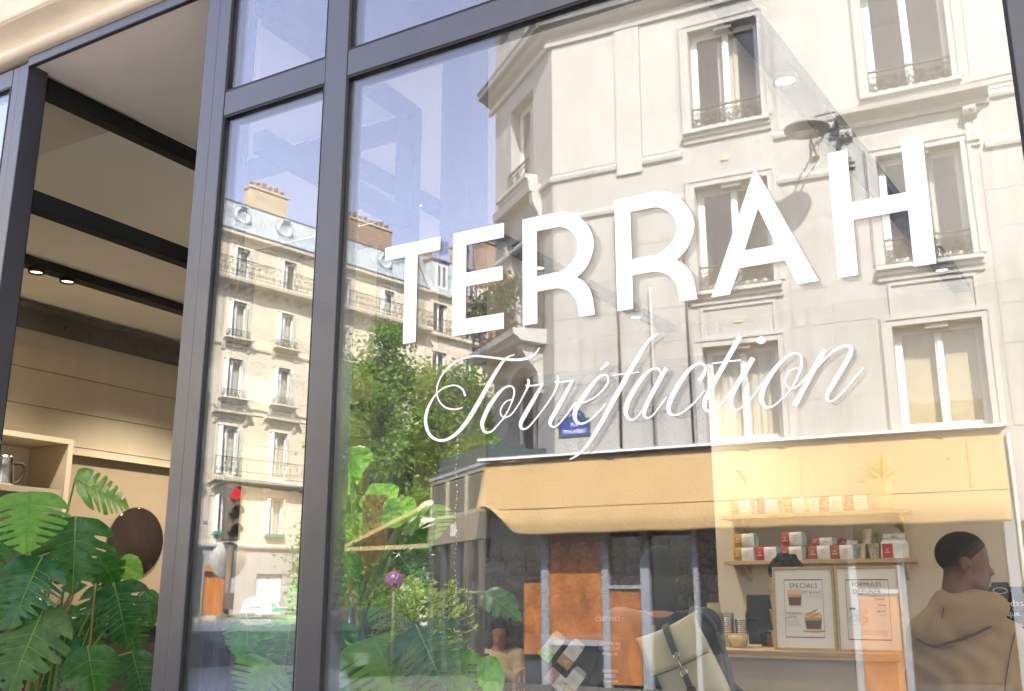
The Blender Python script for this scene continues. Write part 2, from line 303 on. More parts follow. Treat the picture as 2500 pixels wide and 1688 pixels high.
sf = thing('storefront', 'large dark steel framed shop window with white lettering on its panes', 'shop front')
def bar(x0, x1, z0, z1, name, y0=-.012, y1=.06, m='steel', p=None): return bevel(MB().box(x0, y0, z0, x1, y1, z1).build(name, m, p or sf), .0025, 2)
bar(-2.066, -2.0165, 0, 3.245, 'post', -.012); bar(-2.015, -1.970, 0, 3.245, 'post', -.014)
bar(-1.602, -1.530, 0, 3.245, 'mullion', -.013)
bar(-.0236, .07, 0, 3.245, 'post', -.013)
bar(-1.969, -1.603, 2.802, 2.876, 'transom', -.012); bar(-1.529, -.0246, 2.802, 2.876, 'transom', -.012)
bar(-1.969, -1.603, 3.205, 3.245, 'top_rail'); bar(-1.529, -.0246, 3.205, 3.245, 'top_rail')
bar(-1.969, -1.603, 0, .42, 'plinth'); bar(-1.529, -.0246, 0, .42, 'plinth')
MB().box(-2.05, .061, 3.246, 1.2, .5, 3.268).build('head_plate', 'steel_edge', sf)
def pane(x0, x1, z0, z1, op, p=sf, deep=True):
    o = MB().box(x0, 0, z0, x1, .004, z1).build('window_pane', 'glass', p)
    if deep: MB().box(x0, .015, z0, x1, .019, z1).build('inner_pane', 'glass', o)
    x0, x1, z0, z1 = op; g = MB()
    for a in ((x0, -.0105, z0, x0+.006, -.0015, z1), (x1-.006, -.0105, z0, x1, -.0015, z1), (x0+.0062, -.0105, z1-.006, x1-.0062, -.0015, z1), (x0+.0062, -.0105, z0, x1-.0062, -.0015, z0+.006)): g.box(*a)
    g.build('gasket', 'gasket', o); return o
for a, op in (((-1.98, -1.592, .41, 2.812), (-1.9698, -1.6022, .4202, 2.8018)), ((-1.54, -.012, .41, 2.812), (-1.5298, -.0238, .4202, 2.8018)), ((-1.98, -1.592, 2.866, 3.215), (-1.9698, -1.6022, 2.8762, 3.2048)), ((-1.54, -.012, 2.866, 3.215), (-1.5298, -.0238, 2.8762, 3.2048))): pane(*a, op)
dr = MB(); rd = random.Random(3)
for k in range(70):
    z_ = 1.84-.38*(k/70)+rd.uniform(-.004, .004); x_ = -1.1815+.0025*math.sin(k*.35)+rd.uniform(-.0012, .0012); s_ = rd.uniform(.0003, .0007)
    if rd.random() < .75: dr.box(x_-s_, -.0009, z_-s_*rd.uniform(1, 3.5), x_+s_, -.0003, z_+s_)
dr.build('paint_drips', 'vinyl', sf)
# the window to the left of the entrance recess and, out of frame, the one to the right
sw = thing('side_window', 'narrow steel framed window at the left edge reflecting sky', 'window')
bar(-2.961, -2.915, 0, 3.245, 'post', -.012, .06, 'steel', sw); bar(-3.0, -2.962, 0, 3.245, 'post', -.010, .06, 'steel', sw)
bar(-4.35, -3.001, 3.18, 3.245, 'top_rail', -.011, .06, 'steel', sw); bar(-4.35, -3.001, 0, .42, 'plinth', -.011, .06, 'steel', sw)
pane(-4.35, -2.99, .41, 3.196, (-4.34, -3.0012, .4202, 3.1798), sw)
nw = thing('corner_window', 'dark steel framed window beyond the right-hand post', 'window')
bar(.0712, .12, 0, 3.245, 'post', -.03, .06, 'steel', nw); bar(.121, 1.2, 3.205, 3.245, 'top_rail', -.03, .06, 'steel', nw); bar(.121, 1.2, 0, .42, 'plinth', -.03, .06, 'steel', nw); pane(.108, 1.2, .41, 3.215, (.1212, 1.19, .4202, 3.2048), nw)

# ------------------------------------------------------------------ lettering on the panes
def ribbon(mb, L, Rr, ya, yb=None, th=.00025):
    n = len(L); vs = []
    for i in range(n):
        y = ya if yb is None else ya + (yb-ya)*i/(n-1)
        vs += [(L[i][0], y, L[i][1]), (Rr[i][0], y, Rr[i][1]), (L[i][0], y+th, L[i][1]), (Rr[i][0], y+th, Rr[i][1])]
    fs = []
    for i in range(n-1):
        a, b = 4*i, 4*i+4; fs += [(a, a+1, b+1, b), (a+2, b+2, b+3, a+3), (a, b, b+2, a+2), (a+1, a+3, b+3, b+1)]
    fs += [(0, 2, 3, 1), (4*n-4, 4*n-3, 4*n-1, 4*n-2)]; return mb.add(vs, fs)
cs = thing('block_lettering', 'six large white block capitals across the upper part of the window', 'window lettering')
def rect(mb, x0, x1, z0, z1): return mb.box(x0, -.0011, z0, x1, -.0006, z1)
def letter(mb): return mb.build('letter', 'vinyl', cs)
letter(rect(rect(MB(), -1.394, -1.235, 2.279, 2.312), -1.3345, -1.2985, 2.067, 2.2788))
e = rect(MB(), -1.199, -1.163, 2.067, 2.312)
for z0, z1, x in ((2.278, 2.312, -1.064), (2.179, 2.2115, -1.067), (2.067, 2.103, -1.064)): rect(e, -1.1628, x, z0, z1)
letter(e)
def letter_r(dx):
    mb = rect(MB(), -1.016+dx, -.9802+dx, 2.067, 2.3105)
    sh = lambda P, k=5: [(p[0]+dx, p[1]) for p in catmull(P, k)]
    ribbon(mb, sh([(-.98,2.3105),(-.945,2.3105),(-.915,2.309),(-.889,2.299),(-.863,2.275),(-.847,2.245),(-.843,2.22),(-.85,2.194),(-.863,2.172),(-.884,2.154)]),
        sh([(-.98,2.2765),(-.95,2.2765),(-.925,2.276),(-.908,2.269),(-.893,2.256),(-.884,2.241),(-.881,2.22),(-.889,2.199),(-.906,2.182),(-.929,2.173)]), -.0011)
    ribbon(mb, sh([(-.98,2.1725),(-.955,2.1732),(-.929,2.1728),(-.884,2.1538),(-.866,2.14),(-.851,2.114),(-.844,2.067)]),
        sh([(-.98,2.138),(-.95,2.1385),(-.927,2.137),(-.905,2.127),(-.89,2.11),(-.883,2.089),(-.881,2.067)]), -.00104)
    return letter(mb)
letter_r(0); letter_r(.222)
a = MB(); fy = lambda y: (lambda p, q: (p, y, q))
for poly in ([(-.594,2.066),(-.557,2.066),(-.535,2.116),(-.523,2.15),(-.4915,2.231),(-.4925,2.316)], [(-.426,2.066),(-.387,2.066),(-.4925,2.316),(-.4915,2.231),(-.461,2.15),(-.447,2.1165)], [(-.535,2.116),(-.447,2.1165),(-.461,2.15),(-.523,2.15)]): a.prism(poly, fy(-.0011), fy(-.0006))
letter(a)
letter(rect(rect(rect(MB(), -.353, -.317, 2.066, 2.3135), -.222, -.185, 2.0655, 2.3105), -.3168, -.2222, 2.1725, 2.207))
STROKES = [[(-10367,20053,23),(-10492,20031,32),(-10617,19972,55),(-10764,19813,82),(-10932,19590,97),(-11121,19314,104),(-11310,19038,108),(-11501,18779,104),(-11671,18591,94),(-11864,18441,79),(-12081,18348,59),(-12302,18346,55),(-12505,18455,63),(-12622,18633,78),(-12662,18844,82),(-12622,19049,69),(-12524,19229,55),(-12392,19387,40),(-12215,19502,34),(-11993,19545,31),(-11816,19517,33),(-11683,19419,40),(-11615,19271,50)],[(-9757,20133,29),(-9834,20033,45),(-9977,19950,59),(-10161,19926,60),(-10367,19936,55),(-10596,19978,48),(-10913,20050,44),(-11235,20121,41),(-11452,20147,39),(-11693,20125,37),(-11935,20043,34),(-12134,19913,36),(-12287,19739,37),(-12362,19556,37),(-12365,19385,31),(-12287,19206,33),(-12139,19070,34),(-11939,19004,33),(-11764,19003,31),(-11677,19026,28)],[(-10429,19077,23),(-10553,19056,28),(-10667,18967,33),(-10718,18854,34),(-10687,18752,30),(-10594,18707,29),(-10470,18741,28),(-10347,18856,29),(-10225,19015,29),(-10122,19176,37),(-10045,19312,54),(-10020,19418,57),(-10044,19484,39)],[(-10614,18718,29),(-10512,18871,33),(-10409,19078,38),(-10372,19238,41),(-10409,19341,37),(-10502,19375,37),(-10637,19338,53),(-10782,19225,80),(-10949,19040,102),(-11085,18833,107),(-11168,18640,99),(-11146,18492,69),(-11061,18417,43),(-10925,18438,36),(-10780,18552,33),(-10614,18709,33)],[(-10112,19352,18),(-9980,19329,29),(-9819,19328,33),(-9669,19348,19)],[(-9679,19342,41),(-9780,19195,73),(-9921,18995,93),(-10084,18760,102),(-10205,18575,94),(-10216,18469,67),(-10145,18413,39),(-10025,18453,35),(-9884,18582,32),(-9724,18745,32),(-9564,18924,32),(-9424,19105,40),(-9344,19274,52),(-9313,19396,55),(-9331,19469,38)],[(-9402,19348,18),(-9265,19328,29),(-9109,19329,32),(-8962,19343,18)],[(-8973,19337,43),(-9072,19193,71),(-9211,18978,91),(-9370,18747,99),(-9499,18548,91),(-9510,18453,64),(-9442,18404,38),(-9335,18438,34),(-9184,18573,35),(-9027,18742,35),(-8924,18862,31)],[(-8816,18843,29),(-8645,18870,32),(-8474,18940,33),(-8322,19045,37),(-8207,19171,45),(-8177,19289,44),(-8221,19363,37),(-8333,19358,51),(-8486,19253,76),(-8660,19063,96),(-8835,18854,108),(-8943,18656,100),(-8927,18498,73),(-8824,18420,44),(-8691,18435,39),(-8540,18516,37),(-8388,18639,37),(-8236,18779,33)],[(-8168,19622,72),(-8254,19550,60),(-8349,19486,41)],[(-7080,20071,40),(-7180,20033,51),(-7290,19944,66),(-7441,19756,85),(-7611,19518,96),(-7763,19295,100),(-7954,19007,104),(-8126,18751,100),(-8299,18477,93),(-8491,18205,82),(-8663,17981,67),(-8816,17839,51),(-8968,17748,36),(-9083,17705,18)],[(-8073,19338,24),(-7780,19344,28),(-7500,19343,27)],[(-7042,19249,34),(-7073,19345,40),(-7169,19382,45),(-7312,19330,65),(-7478,19179,87),(-7647,18959,102),(-7771,18751,103),(-7813,18569,90),(-7771,18448,58),(-7692,18399,37),(-7593,18432,35),(-7482,18539,36),(-7371,18679,32)],[(-6924,19357,89),(-7035,19198,89),(-7166,18994,93),(-7315,18757,93),(-7411,18566,86),(-7415,18449,58),(-7346,18401,37),(-7239,18450,31),(-7111,18588,32),(-6947,18771,32)],[(-6261,19030,79),(-6172,19152,72),(-6133,19263,57),(-6170,19350,42),(-6270,19370,44),(-6409,19311,66),(-6570,19147,87),(-6733,18932,98),(-6863,18713,98),(-6913,18552,86),(-6883,18451,59),(-6790,18410,39),(-6652,18438,34),(-6496,18530,34),(-6338,18661,31),(-6162,18840,30)],[(-5415,19809,98),(-5531,19635,98),(-5692,19392,98),(-5853,19149,98),(-6014,18906,98),(-6141,18691,94),(-6182,18549,83),(-6145,18448,58),(-6056,18408,39),(-5938,18477,33),(-5800,18593,33),(-5644,18770,33)],[(-5995,19343,26),(-5711,19345,30),(-5421,19343,29)],[(-5191,19357,98),(-5297,19199,99),(-5437,19006,95),(-5578,18795,92),(-5661,18611,85),(-5653,18466,60),(-5568,18403,38),(-5453,18448,32),(-5303,18560,32),(-5168,18705,32),(-5047,18867,29)],[(-5094,19647,17),(-5074,19661,116),(-5045,19670,138),(-5015,19678,145),(-4986,19685,142),(-4960,19695,116),(-4940,19709,17)],[(-4532,18679,25),(-4430,18832,34),(-4341,19011,43),(-4295,19194,46),(-4320,19315,39),(-4409,19353,38),(-4534,19317,48),(-4681,19208,67),(-4848,19036,87),(-4994,18830,96),(-5078,18617,91),(-5064,18474,68),(-4983,18395,40),(-4873,18408,31),(-4728,18504,28),(-4614,18602,25),(-4532,18679,25)],[(-4338,19057,22),(-4444,19062,25),(-4540,19002,28),(-4609,18899,31),(-4609,18789,30),(-4545,18704,28),(-4454,18702,28),(-4343,18776,28),(-4228,18904,28)],[(-3864,19353,95),(-3965,19201,92),(-4117,18970,95),(-4288,18693,95),(-4450,18430,95),(-4484,18375,92)],[(-4200,18870,22),(-4071,18995,31),(-3942,19121,37),(-3783,19257,43),(-3628,19347,47),(-3508,19378,50),(-3423,19352,59),(-3407,19273,76),(-3469,19142,86),(-3585,18971,87),(-3733,18757,87),(-3849,18586,81),(-3894,18483,62),(-3863,18404,39),(-3775,18410,33),(-3651,18504,33),(-3494,18655,33),(-3352,18807,33),(-3226,18945,30)]]
ss = thing('script_lettering', 'white cursive lettering in one flowing line below the block capitals', 'window lettering')
for grp in ((0,1),(2,3),(4,5),(6,7),(8,9),(10,11),(12,13),(14,),(15,16),(17,18),(19,20),(21,22)):
    mb = MB()
    for q, i in enumerate(grp):
        P = catmull([(x/1e4, z/1e4, w_/1e4) for x, z, w_ in STROKES[i]], 6); L, Rr = [], []
        for k, p in enumerate(P):
            a_, b_ = P[max(k-1, 0)], P[min(k+1, len(P)-1)]; d = np.array((b_[0]-a_[0], b_[1]-a_[1])); d /= max(np.linalg.norm(d), 1e-9); h = max(p[2], .0012)/2
            L.append((p[0]-d[1]*h, p[1]+d[0]*h)); Rr.append((p[0]+d[1]*h, p[1]-d[0]*h))
        ribbon(mb, L, Rr, -.0006-.0004*q, -.0009-.0004*q, .0002)
    mb.build('letter', 'vinyl', ss)

# ------------------------------------------------------------------ entrance recess: soffit, trim and steel framed glass screens
so_ = MB().box(-2.93, .002, 3.24, -2.05, .91, 3.26).build('recess_soffit', 'soffit'); struct(so_)
tr = bevel(MB().box(-2.914, -.018, 3.225, -2.067, .0, 3.2615).build('soffit_trim', 'steel'), .004, 2); tag(tr, 'thin metal edge strip along the front of the entrance soffit', 'trim')
def screen(name, label, x, y0, y1, sx):
    """glazed steel screen running into the room at x; sx = which side the frame stands proud of the glass"""
    t = thing(name, label, 'glass screen'); a, b = (x-.055, x) if sx > 0 else (x, x+.05)
    for (u0, u1, z0, z1, n) in ((y0, y0+(.072 if sx > 0 else .012), 0, 3.237, 'post'), (y1-.05, y1, 0, 3.237, 'post'), (y0+.0725, y1-.0505, 3.175, 3.237, 'head_bar'), (y0+.0725, y1-.0505, 2.757, 2.822, 'mid_bar'), (y0+.0725, y1-.0505, 0, .3, 'kick_plate')):
        bevel(MB().box(a, u0, z0, b, u1, z1).build(n, 'steel_edge', t), .002, 1)
    g = (a+b)/2
    for z0, z1 in ((.29, 2.765), (2.815, 3.185)): MB().box(g-.003, y0+.06, z0, g+.003, y1-.04, z1).build('window_pane', 'glass_side', t)
    MB().box(b+.0002 if sx > 0 else a-.004, y0+.036, 0, b+.003 if sx > 0 else a-.0002, y0+.040, 3.17).build('cover_joint', 'steel', t)
screen('entrance_screen', 'black framed glass screen on the left side of the entrance recess', -2.934, .003, .91, 1)
screen('entrance_screen', 'black framed glass screen behind the narrow pane beside the thick post', -2.0, .062, .91, -1)
t = thing('entrance_door', 'glazed steel door at the back of the entrance recess', 'door')
for (x0, x1, z0, z1, n) in ((-2.93, -2.86, 0, 3.237, 'post'), (-2.07, -2.0, 0, 3.237, 'post'), (-2.859, -2.071, 3.165, 3.237, 'head_bar'), (-2.859, -2.071, 2.763, 2.835, 'mid_bar'), (-2.859, -2.79, .03, 2.76, 'stile'), (-2.14, -2.071, .03, 2.76, 'stile'), (-2.789, -2.141, .03, .3, 'kick_plate')):
    bevel(MB().box(x0, .912, z0, x1, .965, z1).build(n, 'steel_edge', t), .002, 1)
for z0, z1 in ((.29, 2.77), (2.83, 3.17)): MB().box(-2.8 if z0 < 1 else -2.87, .935, z0, -2.13 if z0 < 1 else -2.06, .941, z1).build('window_pane', 'glass_side', t)
MB().tube([(-2.17, .88, .9), (-2.17, .88, 1.5)], .012).build('pull_handle', 'chrome', t)

# ------------------------------------------------------------------ the room behind the glass
struct(MB().box(-6.9, .062, -.05, 3, 9, .0).build('floor', 'darkfloor'))
struct(MB().box(-6.9, .101, 3.6, 3, 9, 3.7).build('ceiling', 'ceil'))
struct(MB().box(-6.9, .2, 0, -6.7, 9, 3.599).build('left_wall', 'panelled'))
ew = thing('added_east_window', 'tall steel framed window added along the right side for extra daylight', 'window')  # unseen window put in so daylight brightens the ceiling
for k in range(5): MB().box(2.82, .3+k*1.28, .4, 2.9, .37+k*1.28, 3.595).build('mullion', 'steel_edge', ew)
for k in range(4): MB().box(2.855, .371+k*1.28, .4, 2.865, 1.579+k*1.28, 3.595).build('window_pane', 'glass_side', ew)
MB().box(2.8, .3, 0, 2.95, 5.5, .399).build('low_wall', 'plaster', ew)
struct(MB().box(-2.47, 5.5, 0, 2.8, 5.75, 3.599).build('shelf_wall', 'plaster'))
struct(MB().box(-2.47, 5.751, 0, -2.3, 9, 3.599).build('passage_wall', 'plaster'))
struct(MB().box(-6.699, 5.5, 3.34, -2.471, 5.7, 3.599).build('bulkhead', 'plaster'))
# grooved panels of the left wall
lw = bpy.data.objects['left_wall']; pm = {}
z = .9
for i, h in enumerate((.50, .58, .33, .30, .26, .27, .16)):
    for j in range(4):
        y0 = .25 + j*2.15; o = MB().box(-6.695, y0, z+.003, -6.672, y0+2.146, z+h-.003).build('wall_panel', 'panelled', lw)
    z += h
c = MB().box(-1.93, 1.0, 0, -1.80, 1.13, 3.599).build('column', 'iron_old'); tag(bevel(c, .006, 2), 'dark square iron column between the entrance screen and the big window', 'column')
# riveted beam
t = thing('riveted_beam', 'old riveted iron beam along the top of the left wall', 'beam')
MB().box(-6.671, .3, 3.425, -6.60, 8.9, 3.55).build('web_plate', 'iron_old', t); MB().box(-6.671, .3, 3.551, -6.50, 8.9, 3.575).build('flange', 'iron_old', t)
rv = MB().lathe([(0, .016), (.010, .014), (.017, .006), (.019, 0)], ax='x', n=10).mesh('rivet', 'iron_old')
for i in range(40): link('rivet', rv, t, (-6.60, .45+i*.215, 3.485))
# ceiling tracks with spots
def spot(parent, x, y, z, power=11):
    h = MB().lathe([(.05, .028), (.05, 0), (.043, 0), (.043, .02)], n=20).build('spot_head', 'black', parent, loc=(x, y, z-.028))
    MB().lathe([(.0, .012), (.040, .012), (.040, .02), (0, .02)], n=16).build('lens', 'lampon', h)
    l = bpy.data.lights.new('spot_lamp', 'SPOT'); l.energy = power; l.color = (1, .88, .72); l.spot_size = R(125); l.spot_blend = .8; l.shadow_soft_size = .04
    o = bpy.data.objects.new('spot_lamp', l); COL.objects.link(o); o.parent = h; o.location = (0, 0, -.01)
def track(label, p0, p1, spots, wd=.085, power=11):
    t = thing('ceiling_track', label, 'track light', group='track lights under the ceiling'); a, b = Vector(p0), Vector(p1); d = (b-a).normalized(); n = Vector((-d.y, d.x, 0))*wd/2
    MB().prism([(-1, 0), (1, 0), (1, 1), (-1, 1)], lambda q, r: tuple(a+n*q+Vector((0,0,-.06+.058*r))), lambda q, r: tuple(b+n*q+Vector((0,0,-.06+.058*r)))).build('rail', 'steel_edge', t)
    for k in spots: k, pw = k if isinstance(k, tuple) else (k, power); p = a.lerp(b, k); spot(t, p.x, p.y, p.z-.06, pw)
track('dark ceiling track running diagonally above the standing man, two lit spots', (-.93, 1.0, 3.6), (-.60, 5.45, 3.6), (.20, .55, .85), .11, 2.5)
track('dark ceiling track behind the middle capitals with one lit spot', (-2.98, 1.3, 3.6), (-2.74, 5.45, 3.6), (.22, .52, (.85, 26)), .09, 20)
track('thin dark ceiling track seen through the entrance screen with a pair of amber spots', (-5.68, .4, 3.6), (-5.68, 5.45, 3.6), (.30, .345, (.62, 44), (.9, 44)), .10, 11)  # the two stronger far spots are added to brighten the left room
# added spot head on the middle track to brighten the climbing monstera
tk = bpy.data.objects['ceiling_track.001']; d_ = Vector((-1.66, .36, 1.36))-Vector((-2.965, 1.42, 3.50)); q_ = d_.to_track_quat('-Z', 'Y').to_euler()
hd_ = MB().lathe([(.045, .05), (.05, -.05), (.043, -.05), (.043, .0)], n=20).build('spot_head', 'black', tk, loc=(-2.965, 1.42, 3.50), rot=q_); MB().lathe([(0, -.03), (.042, -.03), (.042, -.02), (0, -.02)], n=16).build('lens', 'lampon', hd_)
l_ = bpy.data.lights.new('spot_lamp', 'SPOT'); l_.energy = 125; l_.color = (1, .90, .75); l_.spot_size = R(42); l_.spot_blend = .7; l_.shadow_soft_size = .04; o_ = bpy.data.objects.new('spot_lamp', l_); COL.objects.link(o_); o_.parent = hd_; o_.location = (0, 0, -.06)
# cabinet and round mirror on the left wall
t = thing('wall_cabinet', 'beige open box cabinet fixed to the left wall above the plants', 'cabinet')
for bx in ((-6.67, .5, 2.545, -6.2, 2.70, 2.58), (-6.67, 2.66, 1.6, -6.2, 2.70, 2.544), (-6.67, .5, 1.6, -6.63, 2.659, 2.544)): MB().box(*bx).build('board', 'panelled', t)
t = thing('dark_alcove', 'brown recessed panel on the left wall under the grooved panels', 'wall panel'); MB().box(-6.671, 2.71, 1.0, -6.66, 6.5, 2.54).build('panel', 'fascia', t); MB().box(-6.671, 2.71, 2.541, -6.60, 6.5, 2.56).build('rail', 'panelled', t)
m_ = MB().lathe([(0, 0), (.26, 0), (.27, .012), (.26, .02), (0, .02)], ax='x', n=48).build('round_mirror', 'mirror', loc=(-6.655, 3.68, 1.93)); tag(m_, 'round smoked mirror on the left wall behind the plants', 'mirror')
t = thing('steel_jug', 'polished steel jug at the far left edge beside the plants', 'jug', (-6.25, 2.22, 2.20)); MB().lathe([(.001, 0), (.075, 0), (.08, .03), (.07, .14), (.062, .20), (.066, .21), (.058, .2), (.06, .03), (0, .02)], n=24).build('body', 'chrome', t); MB().tube(catmull([(0, .07, .17), (0, .14, .17), (0, .155, .12), (0, .12, .05), (0, .07, .04)]), .012).build('handle', 'black', t)
t = thing('jug_shelf', 'small shelf carrying the steel jug on the left wall', 'shelf'); MB().box(-6.63, 1.2, 2.16, -6.0, 2.5, 2.199).build('board', 'panelled', t)
t = thing('coffee_bar', 'dark coffee bar in the left room behind the monstera', 'counter', (-6.1, 3.2, 0)); bevel(MB().box(-.5, -1.3, 1.27, .5, 1.6, 1.31).build('top', 'black', t), .004, 2); MB().box(-.46, -1.26, 0, .46, 1.56, 1.269).build('front', 'shopdark', t); MB().box(.461, -.9, .9, .48, 1.2, 1.2).build('panel', 'iron_old', t)
cbm = MB().lathe([(0, 0), (.028, 0), (.032, .006), (.040, .082), (.037, .082), (.029, .01), (0, .01)], n=18).mesh('cup', 'paper'); bandm = MB().lathe([(.0345, .025), (.0385, .06), (.0375, .06), (.0335, .025)], n=18).mesh('band', 'tan')
t = thing('cup_row', 'row of white cups with tan bands on the dark coffee bar', 'cups', (-5.68, 2.9, 1.3105))
for k in range(9): c_ = link('cup', cbm, t, (.02*(k % 2), -.55+.13*k, 0)); link('band', bandm, c_)
t = thing('jug', 'plain white jug on the dark coffee bar behind the leaves', 'jug', (-5.7, 2.15, 1.3105)); MB().lathe([(0, 0), (.06, 0), (.062, .01), (.06, .2), (.055, .2), (.055, .015), (0, .015)], n=24).build('body', 'paper', t)
# stone rubble wall at the far end with the stones as pieces
rw = struct(MB().box(-6.7, 8.6, 0, -2.471, 8.99, 3.599).build('rubble_wall', 'mortar'))
stones = []
for v in range(5):
    q = np.random.default_rng(v); n_ = 9; vs, fs = [(0, -.055-.02*q.random(), 0)], []
    for ring, rr in ((1, .72), (2, 1.)):
        for k in range(n_):
            a_ = 2*math.pi*k/n_; j = 1+.16*q.standard_normal()*(.6 if ring == 1 else 1)
            vs.append((math.copysign(abs(math.cos(a_))**.7, math.cos(a_))*rr*j*.5, -.045+.05*(ring-1)+.01*q.standard_normal(), math.copysign(abs(math.sin(a_))**.7, math.sin(a_))*rr*j*.5))
    for k in range(n_):
        k2 = (k+1) % n_; fs += [(0, 1+k, 1+k2), (1+k, 1+n_+k, 1+n_+k2, 1+k2)]
    mb = MB(); mb.add(vs, [f[::-1] for f in fs], False); stones.append(mb.mesh('stone', 'rubble'))
z = .75
while z < 1.95:
    h = .15+.06*rng.random(); x = -6.68+.1*rng.random()
    while x < -3.1:
        wd = .17+.16*rng.random(); link('stone', stones[rng.integers(5)], rw, (x+wd/2, 8.597, z+h/2), (0, R(rng.normal(0, 5)), 0), (wd*1.0, .8+.7*rng.random(), h*1.02)); x += wd+.012
    z += h+.012
# ------------------------------------------------------------------ back shelves with coffee bags
def wall_shelf(label, z, x0=-2.345, x1=-1.065):
    t = thing('wall_shelf', label, 'shelf', (0, 0, z)); bevel(MB().box(x0, 5.28, -.028, x1, 5.499, 0).build('board', 'oak', t), .002, 1)
    for x in (x0+.13, x1-.07): MB().profx([(5.32, -.029), (5.499, -.029), (5.499, -.14), (5.485, -.14)], x-.008, x+.008).build('bracket', 'oak', t)
wall_shelf('lower oak shelf crowded with lying coffee bags and paper cups', 1.75); wall_shelf('upper oak shelf with standing coffee bags and a potted plant', 2.072)
def bag_meshes(L=.145, H=.095, D=.065):
    """a pouch lying on its side: soft front face bulging, creased gusset ends"""
    mb = MB(); nx, nz = 8, 6; vs = []
    for i in range(nx+1):
        for j in range(nz+1):
            a, b = i/nx, j/nz; bul = (math.sin(math.pi*a)*math.sin(math.pi*b))**.5*.012; vs.append((a*L, -bul, b*H*(1-.05*math.sin(math.pi*a)*(b-.5))))
    fs = [(i*(nz+1)+j, (i+1)*(nz+1)+j, (i+1)*(nz+1)+j+1, i*(nz+1)+j+1) for i in range(nx) for j in range(nz)]
    mb.add(vs, fs, True); mb.add([(0, 0, 0), (L, 0, 0), (L, D, .006), (0, D, .006), (0, 0, H), (L, 0, H), (L, D, H-.012), (0, D, H-.012)], [(0, 3, 2, 1), (4, 5, 6, 7), (2, 3, 7, 6), (3, 0, 4, 7)])
    side = MB().add([(L+.001, 0, 0), (L+.001, D, .006), (L+.001, D, H-.012), (L+.001, 0, H), (L+.026, D*.45, .008), (L+.026, D*.45, H-.012)], [(0, 4, 5, 3), (4, 1, 2, 5), (0, 1, 4), (3, 5, 2)])
    lab = MB(); vs = []
    for i in range(5):
        for j in range(nz+1):
            a, b = i/4*.42, j/nz; bul = (math.sin(math.pi*a)*math.sin(math.pi*b))**.5*.012; vs.append((a*L, -bul-.0012, b*H*(1-.05*math.sin(math.pi*a)*(b-.5))))
    lab.add(vs, [(i*(nz+1)+j, (i+1)*(nz+1)+j, (i+1)*(nz+1)+j+1, i*(nz+1)+j+1) for i in range(4) for j in range(nz)], True)
    return mb, side, lab
BM = bag_meshes(); b_body = BM[0].mesh('pouch', 'bagwhite'); b_side = BM[1].mesh('gusset', 'bagside'); b_lab = {}
def emblem(mb, x, y, z, s):   # the small stag-like mark and the word line printed on the label
    for a in (1, -1): mb.tube([(x+a*s*.1, y, z-s*.5), (x+a*s*.25, y, z), (x+a*s*.55, y, z+s*.6)], s*.07, 4); mb.tube([(x+a*s*.3, y, z+s*.1), (x-a*s*.25, y, z-s*.25)], s*.06, 4)
    for k in range(5): mb.box(x-s*1.1+k*s*.46, y-.0003, z-s*1.25, x-s*1.1+k*s*.46+s*.3, y+.0003, z-s*.85)
    return mb
b_mark = emblem(MB(), .031, -.0125, .052, .016).mesh('mark', 'paper')
b_lines = MB()
for k, (a, b) in enumerate(((.085, .125), (.085, .115), (.09, .12), (.085, .108))): b_lines.box(a, -.0136, .066-k*.011, b, -.013, .069-k*.011)
b_lines = b_lines.mesh('print', 'greyprint')
def bag(label, loc, colour, rot=(0, 0, 0), s=(1, 1, 1), group='coffee bags on the wall shelves'):
    t = thing('coffee_bag', label, 'coffee bag', loc, 0, group); t.rotation_euler = rot; t.scale = s
    if colour not in b_lab: b_lab[colour] = BM[2].mesh('label', colour)
    p = link('pouch', b_body, t); link('gusset', b_side, t); l = link('label', b_lab[colour], t); link('mark', b_mark, l); link('print', b_lines, p)
Y = 5.31
for lab, x, z, c, r in (('ochre labelled bag lying at the left end of the lower shelf', -2.279, 1.7505, 'ochre', 0), ('upper of the two ochre labelled bags at the left end of the lower shelf', -2.272, 1.8475, 'ochre', 0),
        ('crimson labelled bag beside the ochre pair on the lower shelf', -2.116, 1.7505, 'crimson', 0), ('red labelled bag partly hidden by dark curly hair on the lower shelf', -1.94, 1.7505, 'rust', 0), ('red labelled bag lying on the bag behind the curly hair', -1.932, 1.8475, 'rust', 0),
        ('red labelled bag in the middle of the lower shelf with another flat on it', -1.746, 1.7505, 'rust', 0), ('red labelled bag lying next to the paper cups on the lower shelf', -1.596, 1.7505, 'rust', 0)):
    bag(lab, (x, Y, z), c)
bag('flattened red labelled bag lying on the middle bag of the lower shelf', (-1.73, Y+.02, 1.8475), 'rust', (0, 0, 0), (1, 1, .55))
bag('small red labelled bag leaning back over the bag beside the cups', (-1.55, Y+.05, 1.849), 'rust', (R(-20), R(9), 0), (.85, 1, .5))
for i, (c, x, nm) in enumerate((('ochre', -2.28, 'yellow'), ('crimson', -2.09, 'coral red'), ('ochre', -1.895, 'amber'), ('rust', -1.64, 'brick red'), ('crimson', -1.475, 'deep red'))):
    bag(f'{nm} labelled bag standing on the upper shelf, ' + ('at its left end', 'next to the yellow one', 'between two reds', 'left of the deep red one', 'nearest the potted plant')[i], (x, Y, 2.0725), c, (0, 0, 0), (1.0, 1, 1.1))
bag('sand labelled bag standing on the upper shelf beside the amber one', (-1.77, Y+.01, 2.0725), 'sand', (0, 0, 0), (.8, 1, 1.05))
def cup_prof(h, r0, r1): return [(0, 0), (r0*.93, 0), (r0, .004), (r1, h-.004), (r1*1.05, h-.003), (r1*1.06, h), (r1*.98, h), (r0*.95, .01), (0, .008)]
